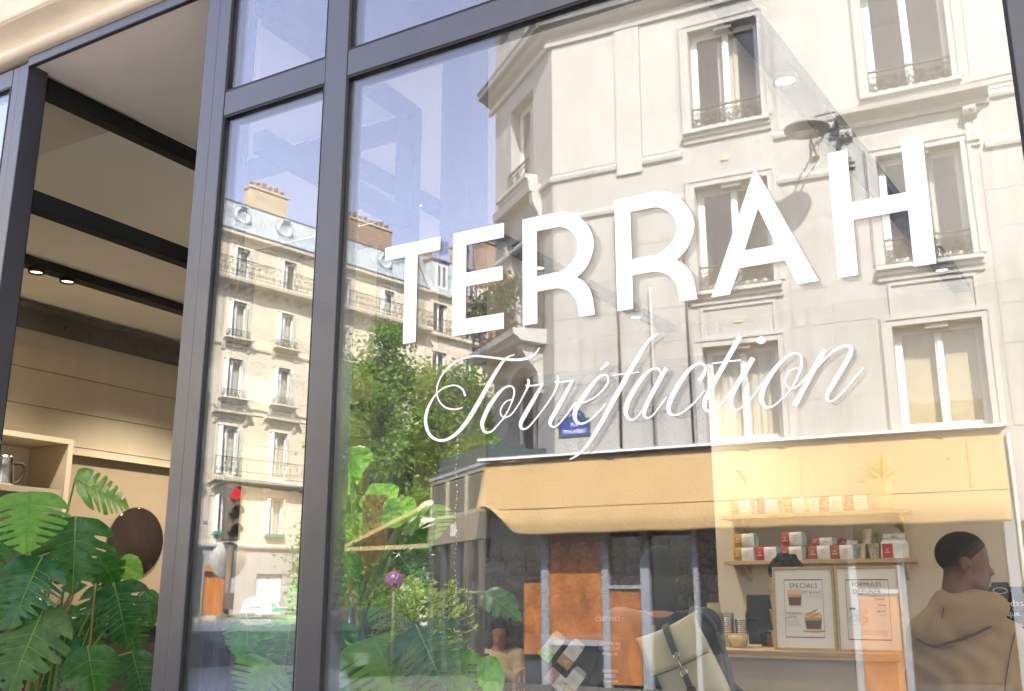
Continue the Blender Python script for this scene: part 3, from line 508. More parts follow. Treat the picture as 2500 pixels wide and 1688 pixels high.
def cup(label, loc, h=.095, r0=.028, r1=.038, m='cupcream', art=None, group=None, name='paper_cup', lean=0, n=20):
    t = thing(name, label, 'cup', loc, 0, group); MB().lathe(cup_prof(h, r0, r1), n=n).build('body', m, t)
    if art:
        mb = MB(); rr = random.Random(art)
        for k in range(7):
            a0 = -1.57+rr.uniform(-.5, .5); z0 = h*rr.uniform(.25, .8); P = []
            for q in range(6): a0 += rr.uniform(-.15, .18); z0 += h*rr.uniform(-.10, .10); z0 = min(max(z0, .1*h), .9*h); rad = r0+(r1-r0)*z0/h+.0008; P.append((rad*math.cos(a0), rad*math.sin(a0), z0))
            mb.tube(catmull(P, 3), .0012, 4)
        mb.build('drawing', 'blueprint', t)
    return t
cup('paper cup with a blue line drawing standing right of the bags', (-1.405, 5.36, 1.7505), art=1, h=.098); cup('wider paper cup with a blue portrait drawing beside the takeaway box', (-1.317, 5.36, 1.7505), art=2, h=.098, r0=.031, r1=.042)
t = cup('plain cream paper cup stacked on the two decorated cups', (-1.362, 5.36, 1.8495), h=.096)
mk = MB().tube([(.016*math.cos(a), 0, .05+.016*math.sin(a)) for a in np.linspace(0, 6.283, 15)[:-1]], .0014, 4, True); mk.tube([(-.006, 0, .043), (0, 0, .059), (.006, 0, .043)], .0012, 4); mk.build('mark', 'greyprint', t, loc=(0, -.0345, 0))
t = thing('dried_flower', 'small dried thistle head beside the topmost cup', 'dried flower', (-1.295, 5.38, 1.85)); mb = MB()
for k in range(46):
    a, e_ = random.uniform(0, 6.28), random.uniform(-.6, 1.5); d = Vector((math.cos(a)*math.cos(e_), math.sin(a)*math.cos(e_), math.sin(e_)))
    mb.add([tuple(Vector((0, 0, .045))+d*.012+Vector((.004, 0, 0))), tuple(Vector((0, 0, .045))+d*.012-Vector((.004, 0, 0))), tuple(Vector((0, 0, .045))+d*.045)], [(0, 1, 2)])
mb.build('head', 'fern', t); MB().tube([(0, 0, 0), (0, 0, .045)], .004).build('stalk', 'deadstem', t)
t = thing('takeaway_box', 'white takeaway box with crimson label and folded handle at the right end of the shelf', 'box', (-1.265, 5.31, 1.7505))
MB().add([(0,0,0),(.16,0,0),(.16,.10,0),(0,.10,0),(0,0,.097),(.16,0,.097),(.16,.10,.097),(0,.10,.097),(.012,.05,.135),(.148,.05,.135)], [(0,3,2,1),(0,1,5,4),(1,2,6,5),(2,3,7,6),(3,0,4,7),(4,5,9,8),(6,7,8,9),(5,6,9),(7,4,8)]).build('body', 'bagwhite', t)
l = MB().box(.008, -.0012, .002, .075, -.0002, .095).build('label', 'crimson', t); emblem(MB(), .041, -.0016, .056, .016).build('mark', 'paper', l)
mb = MB()
for k in range(3): mb.box(.092, -.0012, .07-.012*k, .145-.01*k, -.0004, .0725-.012*k)
mb.build('print', 'greyprint', t)
h_ = MB().box(.012, .048, .1355, .06, .052, .15).box(.1, .048, .1355, .148, .052, .15).box(.012, .048, .1501, .148, .052, .162); h_.build('handle', 'paper', t)
# plant in a pot on the upper shelf
t = thing('potted_agave', 'spiky potted plant in a sand coloured pot on the upper shelf', 'plant', (-1.24, 5.36, 2.0725))
MB().lathe([(0, 0), (.07, 0), (.078, .01), (.08, .20), (.074, .21), (.072, .19), (0, .185)], n=20).build('pot', 'sand', t); mb = MB()
for k in range(44):
    a = k*2.4; e_ = 1.45-k*.032; L = .12+.10*random.random(); d = Vector((math.cos(a)*math.cos(e_), math.sin(a)*math.cos(e_), math.sin(e_))); s_ = d.cross(Vector((0,0,1))).normalized()*.016; o = Vector((0, 0, .19))
    mb.add([tuple(o), tuple(o+d*L*.5+s_+Vector((0,0,.012))), tuple(o+d*L), tuple(o+d*L*.5-s_+Vector((0,0,.012)))], [(0, 1, 2, 3)])
mb.build('leaves', 'fern', t)
pg = MB().lathe([(0, 0), (.009, 0), (.009, .045), (.013, .05), (0, .054)], ax='y', n=10).mesh('wall_peg', 'chrome')
for x, s_ in ((-2.26, 'metal peg in the wall above the left end of the shelves'), (-.812, 'metal peg in the wall above the standing man')): tag(link('wall_peg', pg, None, (x, 5.445, 2.41)), s_, 'peg', 'pegs in the shelf wall')

# ------------------------------------------------------------------ counter with the two framed menus
t = thing('counter', 'beige serving counter with an oak edge carrying framed menus and cups', 'counter', (0, 3.3, 0))
bevel(MB().box(-2.35, -.02, 1.205, -.865, .62, 1.242).build('top', 'oak', t), .003, 2); MB().box(-2.33, .03, .001, -.885, .58, 1.204).build('front', 'counter', t); MB().box(-2.33, .025, 0, -.885, .029, .08).build('plinth', 'shopdark', t)
def framed(label, x, lean=R(-6), W=.308, H=.408):
    t = thing('framed_menu', label, 'framed poster', (x, 3.36, 1.2425)); t.rotation_euler = (lean, 0, R(1)); b = .0135
    for bx in ((0, 0, 0, b, .022, H), (W-b, 0, 0, W, .022, H), (b+.0002, 0, 0, W-b-.0002, .022, b), (b+.0002, 0, H-b, W-b-.0002, .022, H)): bevel(MB().box(*bx).build('frame_bar', 'oak', t), .0015, 1)
    mt = MB().box(b, .006, b, W-b, .020, H-b).build('mount', 'paper', t); return t, mt
def print_frame(p, x0, z0, x1, z1, y=.0052):
    mb = MB().box(x0, y, z0, x1, y+.0006, z0+.0045).box(x0, y, z1-.0045, x1, y+.0006, z1); mb.box(x0, y, z0+.0046, x0+.0016, y+.0006, z1-.0046).box(x1-.0016, y, z0+.0046, x1, y+.0006, z1-.0046); mb.build('print_border', 'maroon', p)
RX = (R(90), 0, 0)
def tx(s, size, p, x, z, m='maroon', al='LEFT', sx=1., y=.0048, sp=1.): return text('print', s, size, m, p, (x, y, z), RX, al, .0003, sx, sp)
t, mt = framed('left framed menu headed SPECIALS with two iced coffee pictures', -1.470)
print_frame(mt, .058, .062, .250, .346)
tx('SPECIALS', .034, mt, .154, .303, al='CENTER', sx=.9, sp=1.16); tx('MT BLANC', .0195, mt, .243, .275, al='RIGHT', sx=.92, sp=1.1); tx('TIRAMISU', .0200, mt, .063, .172, sx=.88, sp=1.08); tx('LATTE', .0200, mt, .063, .153, sx=.88, sp=1.08)
def lines(p, x0, z0, n, wd, al=0, dz=.0062):
    mb = MB()
    for k in range(n): ww = wd*(.7+.3*random.random()); mb.box(x0 if not al else x0-ww, .0050, z0-k*dz, x0+ww if not al else x0, .0054, z0-k*dz+.0014)
    mb.build('print', 'greyprint', p)
lines(mt, .243, .267, 3, .085, 1); lines(mt, .064, .142, 5, .085)
def tumbler(p, x, z, wd, h, biscuits=False):   # flat printed picture of a glass of iced coffee
    def lay(poly, m, y): MB().prism(poly, lambda a, b: (x+a*wd, y, z+b*h), lambda a, b: (x+a*wd, y+.0003, z+b*h)).build('print', m, p)
    lay([(-.45, 0), (.45, 0), (.5, .06), (.45, .1), (-.45, .1), (-.5, .06)], 'cupcream', .0054); lay([(-.40, .09), (.40, .09), (.47, .58), (-.47, .58)], 'coffee', .0050); lay([(-.47, .581), (.47, .581), (.49, .74), (-.49, .74)], 'biscuit', .0050)
    lay([(-.49, .741), (.49, .741), (.5, .95), (.35, 1.02), (-.35, 1.02), (-.5, .95)], 'foam', .0050)
    if biscuits: lay([(-.4, .9), (.2, 1.22), (.28, 1.16), (-.32, .82)], 'biscuit', .0045); lay([(-.2, .8), (.3, 1.02), (.36, .93), (-.12, .72)], 'tan', .0042); lay([(.62*math.cos(a), -.02+.09*math.sin(a)) for a in np.linspace(0, 6.283, 17)[:-1]], 'tan', .0057)
tumbler(mt, .110, .210, .072, .084); tumbler(mt, .197, .096, .088, .086, True)
t, mt = framed('right framed menu headed FORMULES DÉJEUNER with line drawings of breakfast', -1.158)
print_frame(mt, .050, .056, .252, .344)
tx('FORMULES', .030, mt, .150, .309, al='CENTER', sx=.9, sp=1.1); tx('DÉJEUNER', .030, mt, .150, .275, al='CENTER', sx=.88, sp=1.1)
tx('TOAST', .0160, mt, .233, .243, 'blackprint', 'RIGHT'); tx('Wrap', .0150, mt, .233, .216, 'blackprint', 'RIGHT'); tx('BOWL', .0150, mt, .233, .186, 'blackprint', 'RIGHT', .9); tx('SALADE', .0105, mt, .233, .170, 'greyprint', 'RIGHT', .9)
lines(mt, .233, .261, 1, .08, 1); lines(mt, .233, .206, 1, .06, 1); lines(mt, .233, .10, 4, .15, 1)
mb = MB(); oval = lambda x, z, a, b, rot=0., n=18: [(x+a*math.cos(q)*math.cos(rot)-b*math.sin(q)*math.sin(rot), .0048, z+a*math.cos(q)*math.sin(rot)+b*math.sin(q)*math.cos(rot)) for q in np.linspace(0, 6.283, n+1)[:-1]]
for x, z, a, b, ro in ((.078, .205, .016, .006, 0), (.078, .190, .021, .008, 0), (.13, .190, .018, .014, 0), (.13, .192, .010, .006, 0), (.084, .160, .026, .014, .5), (.084, .160, .017, .008, .5), (.125, .150, .024, .013, .4), (.125, .150, .015, .007, .4), (.1, .148, .046, .024, 0)): mb.tube(oval(x, z, a, b, ro), .0007, 4, True)
mb.build('print', 'greyprint', mt); MB().prism([(.078+.014*math.cos(q), .204+.005*math.sin(q)) for q in np.linspace(0, 6.283, 15)[:-1]], fy(.0050), fy(.0053)).build('print', 'blackprint', mt)
# cups, bowl, card, screen on the counter
t = thing('cup_stack', 'tall stack of nested cream paper cups at the left end of the counter', 'cups', (-1.865, 3.62, 1.2425)); cm = MB().lathe(cup_prof(.085, .027, .036), n=14).mesh('cup', 'cupcream')
for k in range(11): link('cup', cm, t, (0, 0, .014*k))
cup('short cream paper cup in front of the tall stack', (-1.905, 3.5, 1.2425), h=.065, r0=.026, r1=.034); cup('small pale green paper cup beside the short one', (-1.855, 3.47, 1.2425), h=.045, r0=.022, r1=.028)
for j, (x, n_) in enumerate(((-1.79, 11), (-1.715, 8))):
    t = thing('tumbler_stack', ('tall stack of steel tumblers on the counter', 'shorter stack of steel tumblers beside the cream bowl')[j], 'tumblers', (x, 3.62, 1.2425)); cm = MB().lathe(cup_prof(.07, .026, .033), n=18).mesh('tumbler', 'chrome')
    for k in range(n_): link('tumbler', cm, t, (0, 0, k*.0105))
t = thing('bowl', 'cream ceramic bowl with a brown rim on the counter', 'bowl', (-1.70, 3.5, 1.2425)); MB().lathe([(0, 0), (.028, 0), (.031, .006), (.046, .04), (.049, .066), (.046, .066), (.042, .04), (.02, .012), (0, .01)], n=28).build('body', 'ceramic', t); MB().lathe([(.0465, .0662), (.0495, .0662), (.0495, .069), (.0465, .069)], n=28).build('rim', 'tan', t)
t = thing('card_holder', 'small wire holder with white cards at the counter edge', 'card holder', (-1.80, 3.40, 1.2425)); MB().box(-.042, 0, .006, .042, .012, .056).build('cards', 'paper', t)
mb = MB()
for x in (-.03, .03): mb.tube(catmull([(x-.012, -.03, .003), (x+.012, -.03, .003), (x+.012, -.006, .02), (x-.012, -.006, .02)], 3), .0015, 5)
mb.build('wire', 'chrome', t); tx_ = text('print', 'CAFE', .010, 'greyprint', t, (0, -.0006, .040), RX)
t = thing('till_screen', 'black till screen on a stand behind the left framed menu', 'screen', (-1.60, 3.66, 1.2425)); t.rotation_euler = (0, 0, R(-8)); bevel(MB().box(-.10, 0, .07, .10, .018, .27).build('screen', 'blackgloss', t), .004, 2); MB().profx([(.02, .12), (.06, .0), (.16, 0), (.035, .2)], -.05, .05).build('stand', 'black', t); MB().box(.0, .02, 0.0, .10, .17, .06).build('base', 'burl', t)
t = thing('mug_stack', 'pile of nested cream mugs behind the left framed menu', 'mugs', (-1.535, 3.68, 1.2425)); cm = MB().lathe(cup_prof(.085, .034, .042), n=18).mesh('mug', 'ceramic')
for k in range(6): link('mug', cm, t, (.006*(k % 2), 0, .055*k))
# bean hopper with chalk writing
t = thing('bean_hopper', 'black coffee grinder hopper with white handwriting beside the standing man', 'grinder', (-.415, 3.38, 1.18))
MB().prism([(-.02, .02), (.045, .02), (.09, .19), (.09, .35), (.07, .362), (-.075, .362), (-.09, .35), (-.09, .19)], fy(.0), fy(.14)).build('hopper', 'blackgloss', t); bevel(MB().box(-.092, -.002, .335, .092, .145, .366).build('lid', 'black', t), .008, 2)
MB().profy([(-.03, .31), (.03, .31), (.036, .375), (.03, .385), (-.03, .385), (-.036, .375)], -.02, .04).build('latch', 'black', t); MB().box(-.06, .0, -.3, .06, .2, .019).build('body', 'black', t)
for k, (s_, x, z_, sz) in enumerate((('Woredas', -.07, .275, .042), ('ique.', .01, .235, .034), ('lume.', .02, .19, .028), ('x', .045, .165, .028))): text('print', s_, sz, 'paper', t, (x, -.003, z_), (R(90), R(-2), 0), 'LEFT', .0004)
MB().tube([(.03*math.cos(a), -.021, .348+.013*math.sin(a)) for a in np.linspace(0, 6.283, 17)[:-1]], .0015, 4, True).build('badge', 'paper', t)
t = thing('grinder_table', 'dark side table carrying the coffee grinder', 'table', (0, 3.3, 0)); MB().box(-.75, 0, .84, .4, .5, .879).build('top', 'shopdark', t)
for x in (-.72, .34): MB().box(x, .02, 0, x+.04, .06, .839).build('leg', 'shopdark', t); MB().box(x, .42, 0, x+.04, .46, .839).build('leg', 'shopdark', t)
# diagonal wall display of bags with menu boards
t = thing('diagonal_rack', 'dark display board with slanted grooves holding coffee bags', 'display rack', (-1.99, 2.05, 0)); t.rotation_euler = (0, 0, R(22))
MB().box(-.16, .03, .2, .26, .05, 1.345).build('board', 'shopdark', t)
for k in range(5):
    mb = MB(); s_ = .085*k; mb.prism([(-.10+s_*1.15, 1.03-s_*.6), (-.09+s_*1.15, 1.02-s_*.6), (.06+s_*1.15, 1.30-s_*.6), (.05+s_*1.15, 1.31-s_*.6)], fy(-.0+.004*k), fy(.029)); mb.build('slat', 'steel_edge', t)
for k, (c_, x, z_, nm) in enumerate((('green', -.055, 1.235, 'lime green labelled bag tilted on the display board, the topmost'), ('tan', .025, 1.205, 'tan labelled bag tilted on the display board below the green one'), ('pink', -.075, 1.175, 'pink labelled bag tilted the other way on the display board'), ('sand', .03, 1.095, 'yellow labelled bag tilted at the bottom of the display board'))):
    wx = Matrix.Rotation(R(22), 3, 'Z') @ Vector((x, -.03, 0)); bag(nm, (-1.99+wx.x, 2.05+wx.y, z_), c_, (0, R(-52) if k != 2 else R(40), R(22)), (.72, .5, .62), 'bags on the slanted display')
t = thing('menu_board', 'black board with white chalk lettering about cookies and banana bread', 'menu board', (-1.76, 2.02, 0)); t.rotation_euler = (0, 0, R(14)); MB().box(-.055, .01, .5, .055, .022, 1.335).build('board', 'black', t)
for s_, z_, sz in (('C\'EST PRÊT !', 1.405, .024), ('COOKIE AU', 1.312, .018), ('CHOCOLAT', 1.293, .018), ('Noisette  4€', 1.272, .014), ('BANANA', 1.205, .018), ('BREAD', 1.186, .018), ('Tranche 4,5€', 1.168, .013)): text('lettering', s_, sz, 'paper', t, (0, .0085, z_), RX, 'CENTER', .0004, .9)
MB().box(-.09, .012, 1.336, .09, .016, 1.44).build('glass_top', 'glass_side', t)
# ------------------------------------------------------------------ people
def place(f, loc, yaw, pitch=0., roll=0., s=1.):
    Rm = np.array((Matrix.Rotation(yaw, 3, 'Z') @ Matrix.Rotation(pitch, 3, 'Y') @ Matrix.Rotation(roll, 3, 'X'))); loc = np.array(loc, float)
    return lambda P: f(((P-loc) @ Rm)/s)*s
skull = ell((-.012, 0, .142), (.094, .073, .083))
def head_sdf():   # origin under the chin, face towards +x
    f = smin([skull, ell((.022, 0, .088), (.056, .058, .082)), cone((-.025, .046, .062), (.05, .008, .018), .022, .018), cone((-.025, -.046, .062), (.05, -.008, .018), .022, .018)], .02)
    f = smin([f, ell((.066, 0, .116), (.016, .044, .010)), cone((-.028, 0, .06), (-.05, 0, -.09), .058, .066)], .014)
    for s in (1, -1): f = cut(f, ell((.082, s*.030, .100), (.014, .016, .010)), .008)
    f = smin([f, cone((.074, 0, .104), (.091, 0, .068), .007, .011), ell((.086, .010, .064), (.009, .007, .006)), ell((.086, -.010, .064), (.009, .007, .006))], .007)
    f = smin([f, ell((.075, 0, .046), (.011, .023, .007)), ell((.072, 0, .034), (.011, .020, .008)), ell((.060, 0, .014), (.017, .02, .014))], .006)
    for s in (1, -1): f = smin([f, cut(ell((-.014, s*.073, .094), (.021, .010, .033)), ell((-.010, s*.083, .096), (.011, .008, .020)), .004)], .005)
    return f
HEAD = head_sdf()
def inter(a, b): return lambda P: np.maximum(a(P), b(P))
def above(k, c): return lambda P: c-(P[..., 2]-k*P[..., 0])+.0035*np.sin(310*P[..., 0])*np.sin(280*P[..., 1]+1)*np.cos(295*P[..., 2])
def eyes(parent, loc, yaw, pitch=0.):
    Rm = Matrix.Rotation(yaw, 3, 'Z') @ Matrix.Rotation(pitch, 3, 'Y')
    for s in (1, -1):
        p = Vector(loc)+Rm @ Vector((.0595, s*.030, .100)); e = MB().lathe([(.0095*math.sin(a), -.0095*math.cos(a)) for a in np.linspace(0, 3.1416, 9)], n=12).build('eye', 'paper', parent, loc=p)
        q = Rm @ Vector((.0058, 0, -.001)); MB().lathe([(.0055*math.sin(a), -.0055*math.cos(a)) for a in np.linspace(0, 3.1416, 7)], n=10).build('iris', 'black', e, loc=q)
hand = lambda c, d, u: [ell(c, (.042, .042, .030))] + [g for k in range(4) for g in (cone(np.array(c)+np.array(d)*.03+np.array(u)*(k-1.5)*.021, np.array(c)+np.array(d)*(.066+.006*(1-abs(k-1.5)))+np.array(u)*(k-1.5)*.022+np.array((0, 0, -.004)), .0095, .0085), cone(np.array(c)+np.array(d)*(.066+.006*(1-abs(k-1.5)))+np.array(u)*(k-1.5)*.022+np.array((0, 0, -.004)), np.array(c)+np.array(d)*.088+np.array(u)*(k-1.5)*.020+np.array((0, 0, -.022)), .0085, .0070))] + [cone(np.array(c)+np.array(u)*.03, np.array(c)+np.array(d)*.045+np.array(u)*.055, .012, .009)]
# standing man in the hooded top, seen from behind with his head turned
hp, hyaw = (-.462, 2.56, 1.523), R(14)
man = thing('person', 'man with short cropped hair in a taupe hooded top, his head in profile', 'person', (0, 0, 0))
arms = [cone((-.64, 2.58, 1.35), (-.68, 2.63, 1.06), .05, .04), cone((-.68, 2.63, 1.06), (-.60, 2.86, 1.02), .04, .028), cone((-.345, 2.62, 1.33), (-.295, 2.69, 1.06), .05, .04), cone((-.295, 2.69, 1.06), (-.36, 2.92, 1.02), .04, .028)]
legs = [cone((-.59, 2.6, .92), (-.60, 2.6, .48), .085, .058), cone((-.60, 2.6, .48), (-.60, 2.57, .08), .058, .04), cone((-.42, 2.61, .92), (-.41, 2.62, .48), .085, .058), cone((-.41, 2.62, .48), (-.41, 2.59, .08), .058, .04), cone((-.60, 2.56, .05), (-.61, 2.74, .04), .045, .035), cone((-.41, 2.58, .05), (-.40, 2.76, .04), .045, .035)]
body = smin([place(HEAD, hp, hyaw), cone((-.50, 2.57, 1.45), (-.51, 2.6, 1.30), .075, .11), ell((-.51, 2.6, 1.22), (.165, .095, .2)), ell((-.51, 2.6, .98), (.155, .105, .2))] + arms + legs, .02)
sdf_mesh('body', body, (-.84, 2.40, .0), (-.18, 3.0, 1.76), .0085, 'skin_dark', man)
sdf_mesh('hair', place(inter(lambda P: skull(P)-.0042, above(.75, .160)), hp, hyaw), (-.60, 2.42, 1.56), (-.33, 2.70, 1.77), .004, 'hair', man)
sdf_mesh('short_sides', place(inter(lambda P: skull(P)-.0022, above(.85, .108)), hp, hyaw), (-.60, 2.42, 1.54), (-.33, 2.70, 1.77), .0045, 'hairfade', man)
sdf_mesh('short_hair', place(inter(lambda P: skull(P)-.0032, above(.75, .142)), hp, hyaw), (-.60, 2.42, 1.54), (-.33, 2.70, 1.77), .004, 'hairmid', man)
shoe = lambda p, d: smin([cone((p[0]-d[0]*.05, p[1]-d[1]*.05, .05), (p[0]+d[0]*.15, p[1]+d[1]*.15, .042), .052, .042), cone((p[0]-d[0]*.05, p[1]-d[1]*.05, .05), (p[0]-d[0]*.04, p[1]-d[1]*.04, .10), .05, .046)], .02)
def shoes(parent, spots, d):
    P = np.array([(p[0], p[1], 0) for p in spots]); lo = P.min(0)-.24; hi = P.max(0)+.24; lo[2] = -.002; hi[2] = .17
    f = smin([shoe(p, d) for p in spots], .002); sdf_mesh('shoes', lambda Q: np.maximum(f(Q), .006-Q[..., 2]), lo, hi, .011, 'black', parent)
shoes(man, [(-.60, 2.60), (-.41, 2.61)], (-.03, 1.))
eyes(man, hp, hyaw)
for s in (1,): pass
fold = lambda P: .0075*np.sin(30*P[..., 0]-22*P[..., 2]+2.4*np.sin(17*P[..., 2]+9*P[..., 0]))*np.clip((1.33-P[..., 2])*3, 0, 1)
hood = smin([cone((-.615, 2.585, 1.366), (-.375, 2.62, 1.352), .074, .068), ell((-.495, 2.61, 1.22), (.195, .13, .25)), ell((-.495, 2.61, .96), (.19, .135, .26)), cone((-.645, 2.585, 1.35), (-.685, 2.64, 1.06), .070, .058), cone((-.685, 2.64, 1.06), (-.61, 2.84, 1.02), .058, .045), cone((-.345, 2.62, 1.335), (-.29, 2.69, 1.06), .070, .058), cone((-.29, 2.69, 1.06), (-.35, 2.90, 1.02), .058, .045)], .035)
hood_ = lambda P: hood(P)+fold(P)
hd = smin([ell((-.495, 2.515, 1.425), (.182, .060, .088), Matrix.Rotation(R(-17), 3, 'Y')), ell((-.598, 2.485, 1.362), (.06, .030, .040)), cone((-.55, 2.53, 1.488), (-.44, 2.535, 1.483), .040, .032)], .035)
top = smin([smin([hood_, ell((-.505, 2.555, 1.462), (.112, .10, .062))], .02), hd], .007); top0 = top
top = lambda P: top0(P)+.0032*np.sin(58*P[..., 0]+40*P[..., 2]+2.2*np.sin(21*P[..., 2]-8*P[..., 0]))*np.clip((1.47-P[..., 2])*6, 0, 1)
sdf_mesh('hooded_top', top, (-.88, 2.38, .68), (-.14, 3.0, 1.56), .0085, 'hoodie', man)
MB().tube(catmull([(-.335, 2.535, 1.440), (-.385, 2.490, 1.398), (-.45, 2.474, 1.362), (-.52, 2.468, 1.335), (-.60, 2.464, 1.313)], 5), .0055, 6).tube(catmull([(-.675, 2.51, 1.36), (-.65, 2.47, 1.34), (-.60, 2.464, 1.314)], 4), .004, 6).build('hood_edge', 'seam', man)
MB().tube(catmull([(-.54, 2.485, 1.50), (-.547, 2.462, 1.46), (-.555, 2.452, 1.42)], 4), .002, 5).tube(catmull([(-.315, 2.545, 1.37), (-.345, 2.52, 1.27), (-.37, 2.50, 1.15), (-.35, 2.52, 1.08)], 4), .002, 5).build('seam', 'seam', man)
sdf_mesh('trousers', smin([cone((-.59, 2.6, .95), (-.60, 2.6, .48), .115, .09), cone((-.60, 2.6, .48), (-.60, 2.58, .10), .09, .075), cone((-.42, 2.61, .95), (-.41, 2.62, .48), .115, .09), cone((-.41, 2.62, .48), (-.41, 2.59, .10), .09, .075)], .02), (-.75, 2.44, .02), (-.26, 2.76, 1.08), .016, 'denim', man)
# seated man with headphones looking down at a phone
def seated(label, chin, face, hairm, topm, skinm, hair_fn, pitch=R(14), hands_at=None, name='person', h=.013):
    t = thing(name, label, 'person'); yaw = math.atan2(face[1], face[0]); f = np.array((*face, 0.)); sd = np.array((-face[1], face[0], 0.)); c = np.array(chin)
    neck = c+np.array((0, 0, -.06))-f*.05; hip = np.array((c[0], c[1], .50))-f*.16; sh = [neck+sd*s*.185+np.array((0, 0, -.06)) for s in (1, -1)]
    el = [s_+f*.10+np.array((0, 0, -.27))+sd*(.05 if i == 0 else -.05) for i, s_ in enumerate(sh)]
    tgt = np.array(hands_at) if hands_at is not None else np.array((c[0], c[1], .74))+f*.30; wr = [tgt+sd*(.045 if i == 0 else -.045)-f*.05 for i in (0, 1)]
    parts = [place(HEAD, chin, yaw, pitch), cone(neck+np.array((0, 0, -.02)), neck+np.array((0, 0, -.18)), .075, .12), cone(neck+np.array((0, 0, -.2)), hip, .13, .14)]
    for i in (0, 1): parts += [cone(neck+np.array((0, 0, -.07)), sh[i], .06, .055), cone(sh[i], el[i], .05, .04), cone(el[i], wr[i], .04, .027)]
    for s in (1, -1): k = hip+f*.45+sd*s*.12; parts += [cone(hip+sd*s*.09, k, .085, .06), cone(k, np.array((k[0], k[1], .06))-f*.04, .058, .04), cone(np.array((k[0], k[1], .05))-f*.05, np.array((k[0], k[1], .04))+f*.14, .045, .035)]
    for i in (0, 1): parts += hand(tuple(wr[i]+f*.03), tuple(f*.9), tuple(sd*(1 if i else -1)))
    allp = np.array([c, hip, *sh, *el, *wr, hip+f*.65]); lo = allp.min(0)-.22; hi = allp.max(0)+.22; lo[2] = 0; hi[2] = c[2]+.26
    sdf_mesh('body', smin(parts, .012), lo, hi, h, skinm, t)
    top = [cone(neck+np.array((0, 0, -.10)), neck+np.array((0, 0, -.2)), .11, .145), cone(neck+np.array((0, 0, -.2)), hip, .155, .165)]
    for i in (0, 1): top += [cone(neck+np.array((0, 0, -.09)), sh[i], .085, .078), cone(sh[i], el[i], .072, .06), cone(el[i], el[i]*.35+wr[i]*.65, .06, .045)]
    sdf_mesh('shirt', smin(top, .03), lo, hi, h, topm, t)
    sdf_mesh('trousers', smin([cone(hip, hip+f*.05, .16, .15)] + [g for s in (1, -1) for g in (cone(hip+sd*s*.09, hip+f*.45+sd*s*.12, .105, .082), cone(hip+f*.45+sd*s*.12, (hip+f*.41+sd*s*.12)*np.array((1, 1, 0))+np.array((0, 0, .12)), .08, .065))], .02), lo, hi, .018, 'denim', t)
    sdf_mesh('hair', place(hair_fn, chin, yaw, pitch), c-np.array((.24, .24, .40)), c+np.array((.24, .24, .28)), .009, hairm, t)
    shoes(t, [tuple((hip+f*.41+sd*s*.12)[:2]) for s in (1, -1)], tuple(f[:2])); eyes(t, chin, yaw, pitch); return t
wav = lambda P: .007*np.sin(70*P[..., 0])*np.sin(63*P[..., 1]+1)*np.sin(58*P[..., 2])
short_messy = inter(lambda P: skull(P)-.020+wav(P), lambda P: np.maximum(.118-(P[..., 2]-.75*P[..., 0]), P[..., 0]-.085+0*P[..., 2]))
fc = (.51, -.86)
seated('seated man in a cream shirt with headphones looking down at his phone', (-5.225, 6.95, 1.055), fc, 'hair', 'shirt', 'skin', short_messy, hands_at=(-5.215, 6.70, .875))
t = thing('headphones', 'black over-ear headphones worn by the seated man', 'headphones', (-5.225, 6.95, 1.055)); t.rotation_euler = (0, R(14), math.atan2(fc[1], fc[0]))
MB().tube([(-.012, .093*math.cos(a), .13+.118*math.sin(a)) for a in np.linspace(-.25, 3.39, 17)], .008, 8).build('band', 'black', t)
for s in (1, -1): MB().lathe([(0, -.018), (.034, -.018), (.040, 0), (.034, .018), (0, .018)], ax='y', n=18).build('ear_cup', 'black', t, loc=(-.014, s*.088, .095))
ph = bevel(MB().box(-.037, -.004, -.075, .037, .004, .075).build('phone', 'blackgloss'), .003, 2); ph.location = (-5.195, 6.655, .915); ph.rotation_euler = (R(-35), 0, R(-149)); tag(ph, 'black phone held in front of the seated man in the cream shirt', 'phone')
long_hair = smin([lambda P: skull(P)-.018, ell((-.075, 0, .0), (.065, .105, .20)), ell((-.085, 0, -.18), (.05, .09, .16))], .03)
seated('person with long dark hair sitting beside the man with headphones, seen from behind', (-4.93, 7.32, 1.06), (-.45, .89), 'hair', 'jacket', 'skin', long_hair, h=.016)
def chair(label, x, y, rz):
    t = thing('bentwood_chair', label, 'chair', (x, y, 0), rz, 'bentwood chairs at the back table')
    bevel(MB().lathe([(0, 0), (.20, 0), (.205, .012), (.2, .025), (0, .025)], n=28).build('seat', 'chairwood', t, loc=(0, 0, .44)), .003, 1)
    for sx in (-1, 1):
        MB().tube([(sx*.15, .14, .44), (sx*.18, .19, 0)], .016, 8).build('leg', 'chairwood', t); MB().tube([(sx*.15, -.14, .44), (sx*.17, -.2, 0)], .016, 8).build('leg', 'chairwood', t)
    MB().tube(catmull([(-.17, -.17, .44), (-.19, -.21, .7), (-.16, -.25, .86), (0, -.27, .90), (.16, -.25, .86), (.19, -.21, .7), (.17, -.17, .44)], 5), .015, 8).build('backrest', 'chairwood', t); MB().tube(catmull([(-.09, -.18, .46), (-.10, -.22, .65), (0, -.25, .78), (.10, -.22, .65), (.09, -.18, .46)], 5), .010, 8).build('back_loop', 'chairwood', t)
chair('bentwood chair carrying the man with headphones', -5.29, 7.10, R(211)); chair('bentwood chair under the long haired person', -4.88, 7.2, R(27)); chair('empty bentwood chair at the near side of the back table', -4.72, 6.5, R(60))
